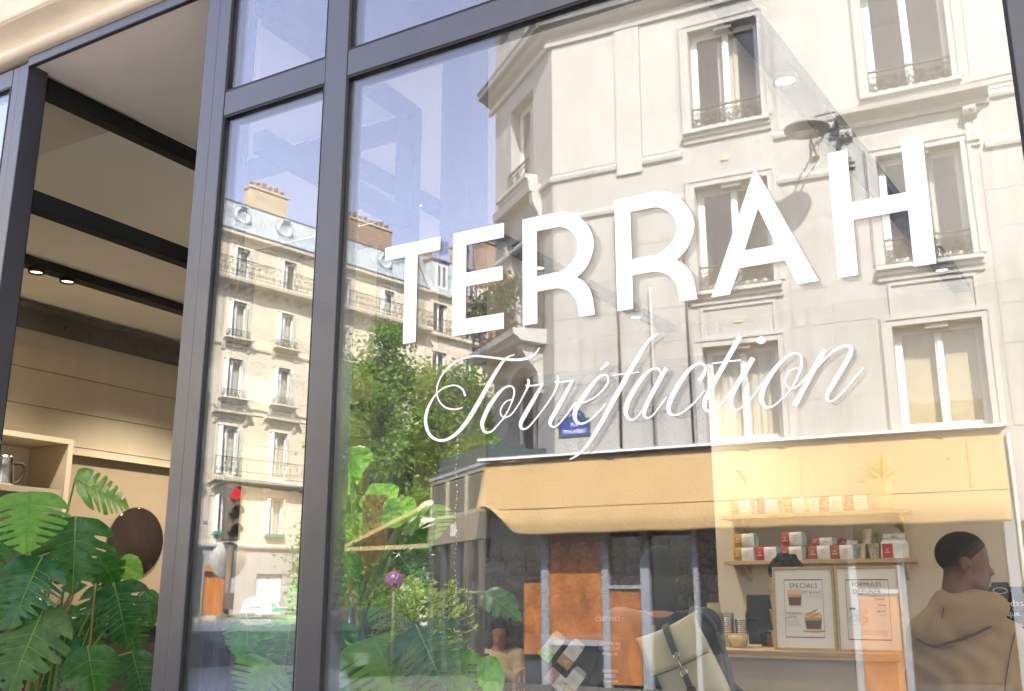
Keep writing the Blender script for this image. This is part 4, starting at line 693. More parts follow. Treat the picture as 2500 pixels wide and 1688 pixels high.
t = thing('cafe_table', 'dark round table in front of the seated man with headphones', 'table', (-4.95, 6.42, 0)); MB().lathe([(0, 0), (.3, 0), (.305, .01), (.3, .025), (0, .025)], n=32).build('top', 'shopdark', t, loc=(0, 0, .70)); MB().lathe([(.2, 0), (.2, .015), (.03, .03), (.025, .70)], n=20).build('pedestal', 'black', t)
# barista behind the menus
def standing(label, chin, face, hairm, topm, skinm, hair_fn, lean=(0, 0), pitch=0., h=.015, extra=None):
    t = thing('person', label, 'person'); yaw = math.atan2(face[1], face[0]); f = np.array((*face, 0.)); sd = np.array((-face[1], face[0], 0.)); c = np.array(chin); neck = c+np.array((0, 0, -.06))-f*.05
    hip = np.array((c[0]+lean[0], c[1]+lean[1], .95)); sh = [neck+sd*s*.185+np.array((0, 0, -.06)) for s in (1, -1)]; el = [s_+np.array((0, 0, -.27))+f*.03 for s_ in sh]; wr = [e_+f*.2+np.array((0, 0, -.04)) for e_ in el]
    L = [];  T = []; Tr = []
    for i in (0, 1): L += [cone(neck+np.array((0, 0, -.07)), sh[i], .06, .055), cone(sh[i], el[i], .05, .04), cone(el[i], wr[i], .04, .027)]; T += [cone(neck+np.array((0, 0, -.09)), sh[i], .088, .082), cone(sh[i], el[i], .078, .062), cone(el[i], wr[i]*.8+el[i]*.2, .062, .045)]; L += hand(tuple(wr[i]+f*.03), tuple(f*.9), tuple(sd*(1 if i else -1)))
    for s in (1, -1): k = hip*np.array((1, 1, 0))+sd*s*.1+np.array((0, 0, .5)); L += [cone(hip+sd*s*.09, k, .085, .06), cone(k, k*np.array((1, 1, 0))+np.array((0, 0, .08)), .058, .04), cone(k*np.array((1, 1, 0))+np.array((0, 0, .05))-f*.04, k*np.array((1, 1, 0))+np.array((0, 0, .04))+f*.14, .045, .035)]; Tr += [cone(hip+sd*s*.09, k, .115, .09), cone(k, k*np.array((1, 1, 0))+np.array((0, 0, .12)), .09, .07)]
    allp = np.array([c, hip, *sh, *el, *wr]); lo = allp.min(0)-.26; hi = allp.max(0)+.26; lo[2] = 0
    sdf_mesh('body', smin([place(HEAD, chin, yaw, pitch), cone(neck+np.array((0, 0, -.02)), neck+np.array((0, 0, -.18)), .075, .12), cone(neck+np.array((0, 0, -.2)), hip, .125, .135)] + L, .012), lo, hi, h, skinm, t)
    sdf_mesh('jacket' if topm == 'jacket' else 'shirt', smin([cone(neck+np.array((0, 0, -.08)), neck+np.array((0, 0, -.2)), .10, .15), cone(neck+np.array((0, 0, -.2)), hip, .16, .17)] + T, .03), lo, hi, h, topm, t)
    sdf_mesh('trousers', smin(Tr, .02), lo, hi, .018, 'denim', t); sdf_mesh('hair', place(hair_fn, chin, yaw, pitch), c-np.array((.22, .22, .1)), c+np.array((.22, .22, .28)), .009, hairm, t); shoes(t, [tuple((hip+sd*s*.1)[:2]) for s in (1, -1)], tuple(f[:2])); eyes(t, chin, yaw, pitch); return t
curly = inter(lambda P: skull(P)-.030+1.8*wav(P), lambda P: np.maximum(.10-(P[..., 2]-.6*P[..., 0]), P[..., 0]-.09))
standing('barista with dark curly hair standing behind the framed menus', (-1.655, 4.38, 1.50), (.15, -.99), 'hair', 'jacket', 'skin_dark', curly, pitch=R(18))
plain = inter(smin([lambda P: skull(P)-.016, ell((-.06, 0, .01), (.068, .082, .13))], .03), lambda P: np.maximum(.085-(P[..., 2]-.75*P[..., 0])-.4*np.clip(-.02-P[..., 0], 0, 1)*8, P[..., 0]-.08))
standing('person in a black jacket with a khaki backpack bending to one side', (-1.765, 2.60, 1.49), (-.35, .94), 'hair', 'jacket', 'skin', plain, lean=(.30, -.06), pitch=R(10), h=.014)
# the backpack
bp = thing('backpack', 'khaki roll-top backpack with a grey strap and clip worn by the person in black', 'backpack', (-1.60, 2.27, 1.365)); bp.rotation_euler = (0, R(-24), R(6))
mb = MB(); sec = []
for zz, wx, d0, d1 in ((0, .122, -.006, .0), (-.02, .124, -.020, .02), (-.10, .126, -.034, .04), (-.25, .128, -.040, .055), (-.40, .128, -.040, .06), (-.46, .122, -.03, .05)):
    for k in range(20):
        a = 2*math.pi*k/20; ca, sa = math.cos(a), math.sin(a); p = .45; x = math.copysign(abs(ca)**p, ca)*wx; y = math.copysign(abs(sa)**p, sa); sec.append((x, y*(-d0 if y < 0 else d1)*(1), zz))
fs = [(i*20+k, i*20+(k+1) % 20, (i+1)*20+(k+1) % 20, (i+1)*20+k) for i in range(5) for k in range(20)]
mb.add(sec, [f[::-1] for f in fs] + [tuple(range(20)), tuple(range(100, 120))[::-1]], True); mb.build('body', 'canvasbag', bp)
fl = MB(); n_ = 14; prof = catmull([(.0, .02), (-.010, .026), (-.026, .0), (-.040, -.05), (-.046, -.135)], 4); vs = []
for k in range(n_+1):
    u = -.134+.268*k/n_
    for y, zz in prof: vs.append((u*(1+.10*max(zz, 0)/.03), y-.004-.004*math.sin(u*40), zz-(.012*math.cos(u*11))))
m_ = len(prof); fl.add(vs, [(k*m_+j, k*m_+j+1, (k+1)*m_+j+1, (k+1)*m_+j) for k in range(n_) for j in range(m_-1)], True); o = fl.build('flap', 'canvasbag', bp); so2 = o.modifiers.new('solid', 'SOLIDIFY'); so2.thickness = .004
MB().tube(catmull([(-.13, -.054, -.142), (0, -.060, -.150), (.13, -.054, -.144)], 5), .003, 6).build('seam', 'strap', bp)
st = MB(); P = catmull([(.0, -.010, .026), (.0, -.036, .0), (.0, -.052, -.05), (.0, -.058, -.10)], 4)
for a, b in zip(P[:-1], P[1:]): st.add([(a[0]-.014, a[1]-.002, a[2]), (a[0]+.014, a[1]-.002, a[2]), (b[0]+.014, b[1]-.002, b[2]), (b[0]-.014, b[1]-.002, b[2])], [(0, 1, 2, 3)])
st = st.build('strap', 'strap', bp); so3 = st.modifiers.new('solid', 'SOLIDIFY'); so3.thickness = .003
MB().tube([(.013*math.cos(a), -.062, -.108+.012*math.sin(a)) for a in np.linspace(0, 6.28, 13)[:-1]], .003, 6, True).tube([(0, -.063, -.12), (0, -.065, -.165)], .004, 6).tube([(.015*math.cos(a), -.065, -.178+.015*math.sin(a)) for a in np.linspace(0, 6.28, 13)[:-1]], .0035, 6, True).build('clip', 'chrome', bp)
bevel(MB().box(-.013, -.068, -.34, .013, -.062, -.186).build('lower_strap', 'black', bp), .002, 1); bevel(MB().box(-.018, -.074, -.275, .018, -.061, -.24).build('buckle', 'blackgloss', bp), .003, 2)
for s in (1, -1): MB().tube(catmull([(s*.08, .03, -.02), (s*.10, .16, .05), (s*.12, .28, -.05), (s*.11, .20, -.25), (s*.10, .07, -.38)], 5), .014, 6).build('shoulder_strap', 'strap', bp)
# ------------------------------------------------------------------ plants in the window
def leaf_mesh(name, lobes, seed, m, droop=.12, split=.55):
    q = random.Random(seed); N = 84; W = 6; vs = []; cuts = [.16+.72*(i+.5+q.uniform(-.15, .15))/lobes for i in range(lobes)]; rib = []
    for i in range(N+1):
        t = i/N; y = t; shape = .52*(math.sin(math.pi*min(1, (t*.96+.04))**.62))**.8*(1-.25*t); base = shape
        for side in (-1, 1):
            w_ = base
            for ci, c in enumerate(cuts):
                dd = abs(t-c-(.012 if side > 0 else -.01)); g = .024*(1+.45*math.sin(ci*3+seed))
                if lobes and dd < g: w_ = base*(1-split*(1-(dd/g)**2)**.5)
            for j in range(1, W+1):
                s_ = j/W*w_; yy = y+.38*s_-.30*max(0, .22-t)*s_*3.2; z = .20*s_*(1-.9*s_)-droop*(t**2)-.35*s_*s_+.012*math.sin(26*t+side)*s_*3
                vs.append((side*s_, yy-.02, z))
        vs.append((0, y-.02+0*t, -droop*t*t))
    S_ = 2*W+1; fs = []
    for i in range(N):
        a, b = i*S_, (i+1)*S_
        for side in (0, 1):
            prev = (a+2*W, b+2*W)
            for j in range(W):
                cur = (a+side*W+j, b+side*W+j); f = (prev[0], cur[0], cur[1], prev[1]); fs.append(f if side else f[::-1]); prev = cur
    mb = MB(); mb.add(vs, fs, True); me = mb.mesh(name, m)
    r = MB().tube([(0, k/10-.02, -droop*(k/10)**2+.002) for k in range(11)], [.011*(1-.8*k/10)+.002 for k in range(11)], 6)
    for c in cuts[:-1]:
        c0 = c-.055
        for s in (1, -1): w_ = .36*(1-.3*c); r.tube([(s*u*w_, c0+.38*u*w_, .20*u*w_*(1-.9*u*w_)-droop*c0*c0-.35*(u*w_)**2+.003) for u in np.linspace(.02, 1, 6)], [.0045, .004, .0035, .003, .002, .001], 4)
    return me, r.mesh('midrib', 'rib')
LM = [leaf_mesh('leaf', 6, 1, 'leaf'), leaf_mesh('leaf', 7, 2, 'leaf_blue', .2, .62), leaf_mesh('leaf', 5, 3, 'leaf_old', .08, .5), leaf_mesh('leaf', 6, 4, 'leaf_light', .1, .66), leaf_mesh('leaf', 0, 5, 'leaf_light', .25), leaf_mesh('leaf', 3, 6, 'leaf', .3, .3)]
CAMV = Vector((0, -1.8, 1.5))
def add_leaf(plant, base, tip, width, var, root=None, face=.75, wide=1.):
    b, t = Vector(base), Vector(tip); L = (t-b).length; y = (t-b).normalized(); n = ((CAMV-b).normalized()*face+Vector((random.uniform(-.25, .25), random.uniform(-.3, .1), .55))).normalized(); x = y.cross(n).normalized(); z = x.cross(y)
    o = link('leaf', LM[var][0], plant); s = max(width/.80*wide, .05); o.matrix_local = Matrix.Translation(b) @ Matrix((x, y, z)).transposed().to_4x4() @ Matrix.Diagonal((s, L*1.03, (s+L)/2, 1)); link('midrib', LM[var][1], o)
    if root is not None: r = Vector(root); m_ = r.lerp(b, .6)+Vector((0, 0, .10)); MB().tube(catmull([tuple(r), tuple(r.lerp(b, .3)+Vector((0, 0, .06))), tuple(m_), tuple(b)], 5), [.0075-.004*k/15 for k in range(16)], 7).build('stem', 'stem', plant)
LL = [((-3.35,.653,1.932),(-3.3,.886,1.856),.185,3),((-3.2,.369,1.853),(-3.15,.341,1.649),.23,3),((-3.3,.637,1.788),(-3.25,.624,1.516),.247,0),((-3.2,.444,1.631),(-3.15,.316,1.42),.2,1),((-3.15,.443,1.468),(-3.1,.303,1.204),.226,2),((-3.35,.874,1.55),(-3.3,.937,1.339),.224,1),((-3.2,.669,1.326),(-3.15,.687,1.144),.167,5),((-3.45,.866,1.658),(-3.4,.94,1.543),.131,5),((-3.6,1.094,1.645),(-3.55,1.192,1.592),.103,4),((-3.5,.49,1.602),(-3.45,.413,1.432),.178,2),((-3.4,1.034,1.286),(-3.35,1.079,1.085),.141,1),((-3.6,.572,1.753),(-3.55,.422,1.586),.202,0),((-3.6,1.036,1.545),(-3.55,.956,1.354),.165,0),((-3.5,.797,1.36),(-3.45,.698,1.113),.188,1),((-3.55,.737,1.813),(-3.5,.652,1.672),.105,2),((-3.5,1.157,1.527),(-3.45,1.176,1.384),.093,5),((-3.55,.62,1.36),(-3.5,.52,1.2),.17,1),((-3.62,.86,1.47),(-3.58,.8,1.28),.16,0),((-3.7,.7,1.6),(-3.66,.62,1.4),.18,1),((-3.66,.98,1.42),(-3.62,1.0,1.22),.15,2),((-3.55,1.1,1.44),(-3.5,1.15,1.26),.14,0)]
p = thing('monstera_plant', 'large monstera with split leaves behind the glass screen at the left', 'plant', (0, 0, 0))
MB().lathe([(0, .55), (.15, .55), (.19, .9), (.185, .92), (.17, .9), (0, .88)], c=(-3.45, .62, 0), n=28).build('pot', 'terracotta', p); MB().lathe([(0, 0), (.17, 0), (.17, .548), (0, .548)], c=(-3.45, .62, 0), n=4).build('stand', 'fascia', p)
for i, (b, t, w_, v) in enumerate(LL): add_leaf(p, b, t, w_, v, (-3.45+random.uniform(-.08, .08), .62+random.uniform(-.08, .08), .9) if i < 16 else None, .8, .98)
for k in range(5): x = -3.45+random.uniform(-.1, .1); MB().tube(catmull([(x, .6, .9), (x+random.uniform(-.1, .2), .6+random.uniform(-.1, .2), 1.2), (x+random.uniform(-.1, .25), .6+random.uniform(-.1, .25), 1.55)], 5), .004, 5).build('dry_stem', 'deadstem', p)
CL = [((-1.676,.33,1.372),(-1.646,.27,1.17),.26,3),((-1.731,.28,1.445),(-1.756,.25,1.273),.105,1),((-1.856,.45,1.919),(-1.793,.42,1.848),.075,4),((-1.878,.45,1.873),(-1.825,.42,1.797),.065,4),((-1.6,.4,1.699),(-1.646,.37,1.757),.073,4),((-1.61,.42,1.703),(-1.522,.39,1.721),.08,4),((-1.606,.42,1.679),(-1.529,.39,1.638),.07,5),((-1.728,.33,1.632),(-1.797,.3,1.563),.11,5),((-1.93,.16,1.459),(-1.893,.13,1.381),.075,5),((-1.922,.18,1.406),(-1.933,.15,1.342),.08,5),((-1.832,.15,1.345),(-1.871,.12,1.241),.105,3),((-1.813,.2,1.429),(-1.808,.17,1.324),.09,0),((-1.857,.22,1.362),(-1.749,.19,1.262),.091,5),((-1.352,.4,1.511),(-1.241,.37,1.462),.058,5),((-1.335,.38,1.358),(-1.291,.35,1.26),.05,4),((-1.819,.4,1.401),(-1.83,.37,1.356),.08,4),((-1.759,.5,1.751),(-1.77,.47,1.812),.076,4),((-1.871,.42,1.75),(-1.881,.39,1.674),.08,5),((-1.7,.5,1.614),(-1.594,.47,1.529),.10,1),((-1.825,.55,1.643),(-1.751,.52,1.554),.09,1),((-1.698,.5,1.354),(-1.587,.47,1.269),.12,0),((-1.721,.22,1.43),(-1.729,.19,1.284),.085,2),((-1.62,.30,1.40),(-1.50,.24,1.27),.16,3),((-1.80,.24,1.43),(-1.86,.2,1.27),.13,3),((-1.52,.34,1.43),(-1.40,.28,1.30),.13,1),((-1.66,.45,1.52),(-1.56,.4,1.40),.13,3),((-1.84,.36,1.53),(-1.92,.3,1.42),.11,4),((-1.46,.38,1.36),(-1.36,.33,1.22),.12,3),((-1.58,.27,1.33),(-1.60,.22,1.18),.15,0),((-1.78,.5,1.70),(-1.86,.46,1.62),.10,3),((-1.62,.5,1.74),(-1.56,.48,1.66),.09,3)]
p = thing('monstera_plant', 'monstera climbing a coir pole behind the big window with the lettering', 'plant', (0, 0, 0))
MB().box(-1.95, .12, .9, -1.2, .62, .94).box(-1.93, .15, 0, -1.88, .6, .899).box(-1.27, .15, 0, -1.22, .6, .899).build('bench', 'fascia', p)
MB().lathe([(0, .941), (.11, .941), (.14, 1.2), (.138, 1.22), (.12, 1.2), (0, 1.19)], c=(-1.74, .42, 0), n=28).build('pot', 'terracotta', p)
pole = [(-1.742, .44, 1.19), (-1.745, .44, 1.4), (-1.74, .44, 1.6), (-1.742, .44, 1.775)]; MB().tube(catmull(pole, 6), .036, 14).build('coir_pole', 'coir', p)
mb = MB()
for k in range(900):
    a, z = random.uniform(0, 6.28), random.uniform(1.2, 1.79); c0 = Vector((-1.742+.036*math.cos(a), .44+.036*math.sin(a), z)); d = Vector((math.cos(a)+random.uniform(-.8, .8), math.sin(a)+random.uniform(-.8, .8), random.uniform(-1, 1))).normalized()*random.uniform(.008, .024); s = Vector((0, 0, .0009)); mb.add([tuple(c0-s), tuple(c0+s), tuple(c0+d)], [(0, 1, 2)])
mb.build('fibres', 'coir', p)['kind'] = 'stuff'
for i, (b, t, w_, v) in enumerate(CL): add_leaf(p, b, t, w_, v, (-1.74+random.uniform(-.04, .04), .41+random.uniform(-.03, .03), 1.22) if i in (0, 2, 4, 5, 7, 8, 9, 11, 13, 18, 20) else None, .9, 1.35 if i not in (13, 14) else 1.1)
for P_, r in (([(-1.737, .40, 1.22), (-1.736, .40, 1.39), (-1.745, .38, 1.51), (-1.765, .385, 1.65), (-1.792, .40, 1.81)], .0085), ([(-1.735, .40, 1.25), (-1.729, .39, 1.49), (-1.658, .39, 1.62), (-1.612, .40, 1.702)], .0095), ([(-1.738, .40, 1.25), (-1.75, .36, 1.46), (-1.80, .34, 1.60)], .006)): MB().tube(catmull(P_, 5), r, 8).build('thick_stem', 'stem', p)
# asparagus fern in a round pot
p = thing('asparagus_fern', 'feathery yellow-green fern in a round terracotta pot beside the coir pole', 'plant', (-1.545, .42, 0))
MB().lathe([(0, .941), (.05, .941), (.085, 1.02), (.098, 1.12), (.088, 1.21), (.072, 1.26), (.066, 1.25), (.08, 1.2), (0, 1.19)], n=28).build('pot', 'terracotta', p); mb = MB(); stx = MB()
for k in range(70):
    a = random.uniform(0, 6.28); R_ = random.uniform(.03, .13); top = Vector((R_*math.cos(a), R_*.8*math.sin(a), 1.36+random.uniform(-.08, .19))); P_ = catmull([(0, 0, 1.22), (R_*.35*math.cos(a), R_*.3*math.sin(a), 1.32), tuple(top), (R_*1.5*math.cos(a), R_*1.25*math.sin(a), top.z-.05)], 5); stx.tube(P_, .0011, 4)
    for j in range(4, len(P_)):
        for q in range(11):
            c0 = Vector(P_[j]); d = Vector((random.uniform(-1, 1), random.uniform(-1, 1), random.uniform(-.5, .7))).normalized()*random.uniform(.008, .026); s = d.cross(Vector((random.random(), random.random(), 1))).normalized()*.0021; mb.add([tuple(c0), tuple(c0+d*.5+s), tuple(c0+d), tuple(c0+d*.5-s)], [(0, 1, 2, 3)])
f = mb.build('fronds', 'fern', p); f['kind'] = 'stuff'; stx.build('stem', 'stem', p)
# ------------------------------------------------------------------ street buildings (they stand across the street and show in the panes)
def wall_holes(mb, u0, u1, z0, z1, holes, depth):
    us = sorted({u0, u1, *[h[0] for h in holes], *[h[1] for h in holes]}); zs = sorted({z0, z1, *[h[2] for h in holes], *[h[3] for h in holes]})
    us = [u for u in us if u0 <= u <= u1]; zs = [z for z in zs if z0 <= z <= z1]
    for a, b in zip(us[:-1], us[1:]):
        for c, d in zip(zs[:-1], zs[1:]):
            if any(h[0]-1e-6 <= a and b <= h[1]+1e-6 and h[2]-1e-6 <= c and d <= h[3]+1e-6 for h in holes): continue
            mb.add([(a, 0, c), (b, 0, c), (b, 0, d), (a, 0, d)], [(3, 2, 1, 0)])
    for a, b, c, d in holes:
        for q in ([(a,0,c),(a,-depth,c),(a,-depth,d),(a,0,d)], [(b,0,c),(b,0,d),(b,-depth,d),(b,-depth,c)], [(a,0,d),(a,-depth,d),(b,-depth,d),(b,0,d)], [(a,0,c),(b,0,c),(b,-depth,c),(a,-depth,c)]): mb.add(q, [(0,1,2,3)])
    return mb
def scroll(mb, x, y, z, r, sgn=1, th=.010, turns=1.6):
    P = [(x+sgn*r*(1-.62*t)*math.cos(t*turns*6.283+1.57), y, z+r*(1-.62*t)*math.sin(t*turns*6.283+1.57)) for t in np.linspace(0, 1, 15)]; mb.tube(P, th, 4)
def rail_mesh(W, H, m='irongrey', dense=.11, name='railing'):
    mb = MB().box(-W/2, -.02, H-.03, W/2, .02, H).box(-W/2, -.01, .03, W/2, .01, .05).box(-W/2, -.008, H-.13, W/2, .008, H-.115)
    n = max(2, int(W/dense))
    for k in range(n+1): x = -W/2+W*k/n; mb.box(x-.009, -.009, 0, x+.009, .009, H-.115) if k % 4 == 0 else 0; mb.box(x-.006, -.006, H-.115, x+.006, .006, H-.03)
    c = max(1, round(W/.34)); s = W/c; r = min(s*.26, (H-.17)*.3)
    for k in range(c):
        x = -W/2+s*(k+.5); scroll(mb, x-s*.22, 0, .05+(H-.17)*.30, r); scroll(mb, x+s*.22, 0, .05+(H-.17)*.30, r, -1); scroll(mb, x, 0, .05+(H-.17)*.72, r*.85, 1 if k % 2 else -1)
        mb.tube(catmull([(x-s*.45, 0, .05), (x-s*.1, 0, .05+(H-.17)*.5), (x+s*.1, 0, .05+(H-.17)*.5), (x+s*.45, 0, H-.13)], 4), .008, 4)
    return mb.mesh(name, m)
def casement(W, H, open_=False):
    """white two-leaf window: frame mesh and pane mesh, origin at the bottom centre, glass plane at y=0"""
    f = MB(); b = .055
    for q in ((-W/2, -.05, 0, -W/2+b, .03, H), (W/2-b, -.05, 0, W/2, .03, H), (-W/2+b+.001, -.05, H-b, W/2-b-.001, .03, H), (-W/2+b+.001, -.05, 0, W/2-b-.001, .03, b)): f.box(*q)
    for s in (-1, 1):
        x0, x1 = (-W/2+b+.004, -.004) if s < 0 else (.004, W/2-b-.004); c = .055
        for q in ((x0, -.02, b+.004, x0+c, .022, H-b-.004), (x1-c, -.02, b+.004, x1, .024+.004*s, H-b-.004), (x0+c+.001, -.02, b+.004, x1-c-.001, .02, b+.10), (x0+c+.001, -.02, H-b-c, x1-c-.001, .02, H-b-.004)): f.box(*q)
    f.box(-.022, .03, b, .022, .045, H-b); p = MB().box(-W/2+b, -.004, b, W/2-b, .002, H-b); return f.mesh('frame', 'whitewood'), p.mesh('pane', 'wpane')
def drape(W, H, m='curtain', amp=.03, waves=9):
    mb = MB(); n = 44; vs = []
    for i in range(n+1):
        u = -W/2+W*i/n; y = amp*math.sin(i/n*waves*6.283+.7*math.sin(i*.6)); vs += [(u, y, 0), (u, y*.7, H)]
    return mb.add(vs, [(2*i, 2*i+2, 2*i+3, 2*i+1) for i in range(n)], True).mesh('curtain', m)
def window(parent, meshes, loc, rot=0., cover=None, rail=None, rail_y=.16, room=None, label=None):
    f = link('window', meshes[0], parent, loc, (0, 0, rot), label=label); link('pane', meshes[1], f)
    if room: link('interior', room, f)
    if cover: link('curtain', cover, f, (0, -.16, .02))
    if rail: link('railing', rail, f, (0, rail_y, 0))
    return f
def room_mesh(W, H): return MB().add([(-W/2, -.06, 0), (W/2, -.06, 0), (W/2, -.06, H), (-W/2, -.06, H), (-W/2, -1.2, 0), (W/2, -1.2, 0), (W/2, -1.2, H), (-W/2, -1.2, H)], [(4, 5, 6, 7), (0, 4, 7, 3), (1, 2, 6, 5), (0, 1, 5, 4), (3, 7, 6, 2)]).mesh('interior', 'room')
# ---- pale stucco corner building
cbd = thing('corner_building', 'pale stucco corner building with moulded window surrounds across the street, mirrored in the panes', 'building', (0, -15, 0), R(-4))
cols = [-8.1+3.15*0 for _ in ()] or [-4.98, -1.83, 1.32]; holes = []
for c in cols:
    for z0, z1 in ((9.95, 12.0), (6.83, 8.78), (4.02, 5.77)): holes.append((c-.66, c+.66, z0, z1))
wl = MB(); wall_holes(wl, -8.5, 3.2, 2.6, 15.2, holes, .30); wl.build('wall', 'stucco', cbd)
MB().add([(3.2, 0, 0), (3.2, -10, 0), (3.2, -10, 13), (3.2, 0, 13)], [(0, 1, 2, 3)]).build('gable_wall', 'stucco', cbd)
B41 = R(41); cB = (-10.8, -2.0, 0)
chol = [(.92, 2.12, 9.95, 12.0), (.92, 2.12, 6.55, 8.85), (.75, 2.3, 4.05, 6.0)]
wall_holes(MB(), 0, 3.048, 2.6, 15.2, chol, .34).build('corner_wall', 'stucco', cbd, loc=cB, rot=(0, 0, B41))
MB().add([(-10.8, -2.0, 0), (-7.45, -13.5, 0), (-7.45, -13.5, 13), (-10.8, -2.0, 13)], [(0, 1, 2, 3)]).build('side_wall', 'stucco', cbd)
MB().add([(-8.5, -.02, 15.19), (3.2, -.02, 15.19), (3.2, -10, 15.19), (-7.45, -13.5, 15.19), (-10.8, -2.0, 15.19)], [(0, 1, 2, 3, 4)]).build('roof', 'zinc', cbd)
def moulding(prof, u0, u1, name='moulding', par=cbd, **k): return MB().profx(prof, u0, u1).build(name, 'stucco_trim', par, **k)
corn = [(.0, 12.42), (.07, 12.42), (.08, 12.52), (.03, 12.56), (.03, 12.62), (.16, 12.68), (.22, 12.74), (.34, 12.78), (.36, 12.90), (.0, 12.94)]
moulding(corn, -8.62, 3.2, 'cornice'); moulding(corn, -.25, 3.1, 'cornice', loc=cB, rot=(0, 0, B41))
MB().profx([(.0, 12.945), (.37, 12.91), (.38, 12.93), (.0, 12.99)], -8.62, 3.2).build('cornice_flashing', 'zinc', cbd); MB().profx([(.0, 12.945), (.37, 12.91), (.38, 12.93), (.0, 12.99)], -.25, 3.1).build('cornice_flashing', 'zinc', cbd, loc=cB, rot=(0, 0, B41))
band = [(.0, 9.42), (.055, 9.44), (.07, 9.50), (.05, 9.56), (.0, 9.58)]; band2 = [(y, z-.86) for y, z in band]
for a, b in ((-8.52, -7.13), (-6.6, -5.83), (-4.13, -3.08), (-.66, .47), (2.17, 3.2)): moulding(band, a, b, 'string_course')
for a, b in ((-8.52, -7.13), (-6.6, -5.83), (-4.13, -3.0), (-.80, .47), (2.17, 3.2)): moulding(band2, a, b, 'string_course')
for bnd in (band, band2): moulding(bnd, 0, 3.04, 'string_course', loc=cB, rot=(0, 0, B41))
MB().box(-7.12, .0, 9.30, -6.61, .05, 12.41).build('pilaster', 'stucco_trim', cbd)
for a, b in ((-8.5, -7.125), (-6.605, -5.9), (-4.06, -2.75), (-.9, .42)): MB().box(a+.004, .0, 9.60, b-.004, .012, 12.40).build('flat_panel', 'stucco_trim', cbd)
sur = MB()   # moulded surround, origin at the opening's bottom centre, opening 1.32 wide
def surround(H):
    mb = MB(); a = .66
    for o, w_, d in ((.0, .10, .035), (.101, .055, .055), (.157, .03, .025)):
        mb.box(-a-o-w_, 0, 0, -a-o, d, H+o+w_).box(a+o, 0, 0, a+o+w_, d, H+o+w_).box(-a-o+.001, 0, H+o, a+o-.001, d-.001, H+o+w_)
    mb.box(-.17, -.29, H-.075, .17, -.02, H-.001); return mb.mesh('surround', 'stucco_trim')
def sill_mesh(): return MB().profx([(-.28, -.01), (.16, -.05), (.17, -.12), (.10, -.14), (.10, -.2), (.06, -.22), (.05, -.29), (0, -.3), (-.28, -.3)], -.80, .80).mesh('sill', 'stucco_trim')
SUR = {2.05: surround(2.05), 1.95: surround(1.95), 1.75: surround(1.75)}; SILL = sill_mesh(); CS = {h: casement(1.32, h) for h in SUR}; RM = {h: room_mesh(1.32, h) for h in SUR}; RL = rail_mesh(1.30, .46); RLc = rail_mesh(1.18, .46)
DR = drape(1.2, 1.72, 'curtain'); BLD = MB()
for k in range(7): BLD.box(-.58, -.004+.006*(k % 2), .02+.245*k, .58, .004+.006*(k % 2), .02+.245*k+.243)
BLD = BLD.mesh('blind', 'blind'); DR2 = drape(.4, 1.9, 'curtain', .02, 4)
for ci, c in enumerate(cols):
    for z0, h in ((9.95, 2.05), (6.83, 1.95), (4.02, 1.75)):
        top = z0 > 9; mid = 6 < z0 < 9
        window(cbd, CS[h], (c, -.24, z0), 0, (DR if ci != 1 else BLD) if not (top or mid) else (DR2 if (ci+top) % 2 else None), RL if z0 > 5 else None, .17, RM[h])
        if top and ci != 1: f = bpy.data.objects[-1] if False else None
        link('surround', SUR[h], cbd, (c, 0, z0))
        if z0 > 5: link('sill', SILL, cbd, (c, 0, z0))
    for (b0, b1) in ((5.92, 6.50),):   # sunk panel under the middle window: four raised borders
        for q in ((c-.66, c-.61, b0, b1), (c+.61, c+.66, b0, b1), (c-.609, c+.609, b1-.05, b1), (c-.609, c+.609, b0, b0+.05)): MB().profy([(q[0], q[2]), (q[1], q[2]), (q[1], q[3]), (q[0], q[3])], 0, .03).build('panel_border', 'stucco_trim', cbd)
    if ci != 1:
        MB().box(c-.07, .002, 6.16, c+.07, .02, 6.26).build('vent_grille', 'louvre', cbd); MB().box(c-.14, .002, 9.22, c+.0, .02, 9.32).build('vent_grille', 'louvre', cbd)
# thin ashlar facing blocks between the windows, joints left open
for a, b in ((-8.49, -7.20), (-7.16, -5.90), (-4.06, -3.40), (-3.38, -2.75), (-.9, -.2), (-.18, .42)):
    for k in range(7): MB().box(a+.004, .0, 4.03+.64*k, b-.004, .007+.003*((k*7+int(a*5)) % 3), 4.03+.64*k+.634).build('stone', 'stucco', cbd)
# pedimented window
MB().profx([(0, 9.36), (.06, 9.36), (.08, 9.44), (.20, 9.50), (.30, 9.54), (.32, 9.63), (0, 9.68)], -3.04, -.66).build('window_cornice', 'stucco_trim', cbd)
for x in (-2.92, -.97):
    c_ = MB().profx([(0, 8.66), (.05, 8.66), (.05, 8.72), (.09, 8.74), (.09, 8.78), (.05, 8.8), (.05, 9.12), (.16, 9.18), (.18, 9.30), (.10, 9.355), (0, 9.355)], x-.10, x+.10).build('console', 'stucco_trim', cbd)
    mb = MB().box(x-.07, .051, 8.82, x-.025, .06, 9.1).box(x+.025, .051, 8.82, x+.07, .06, 9.1)
    for s in (-1, 1): scroll(mb, x+s*.045, .185, 9.24, .035, s, .012)
    mb.build('fluting', 'stucco_trim', c_)
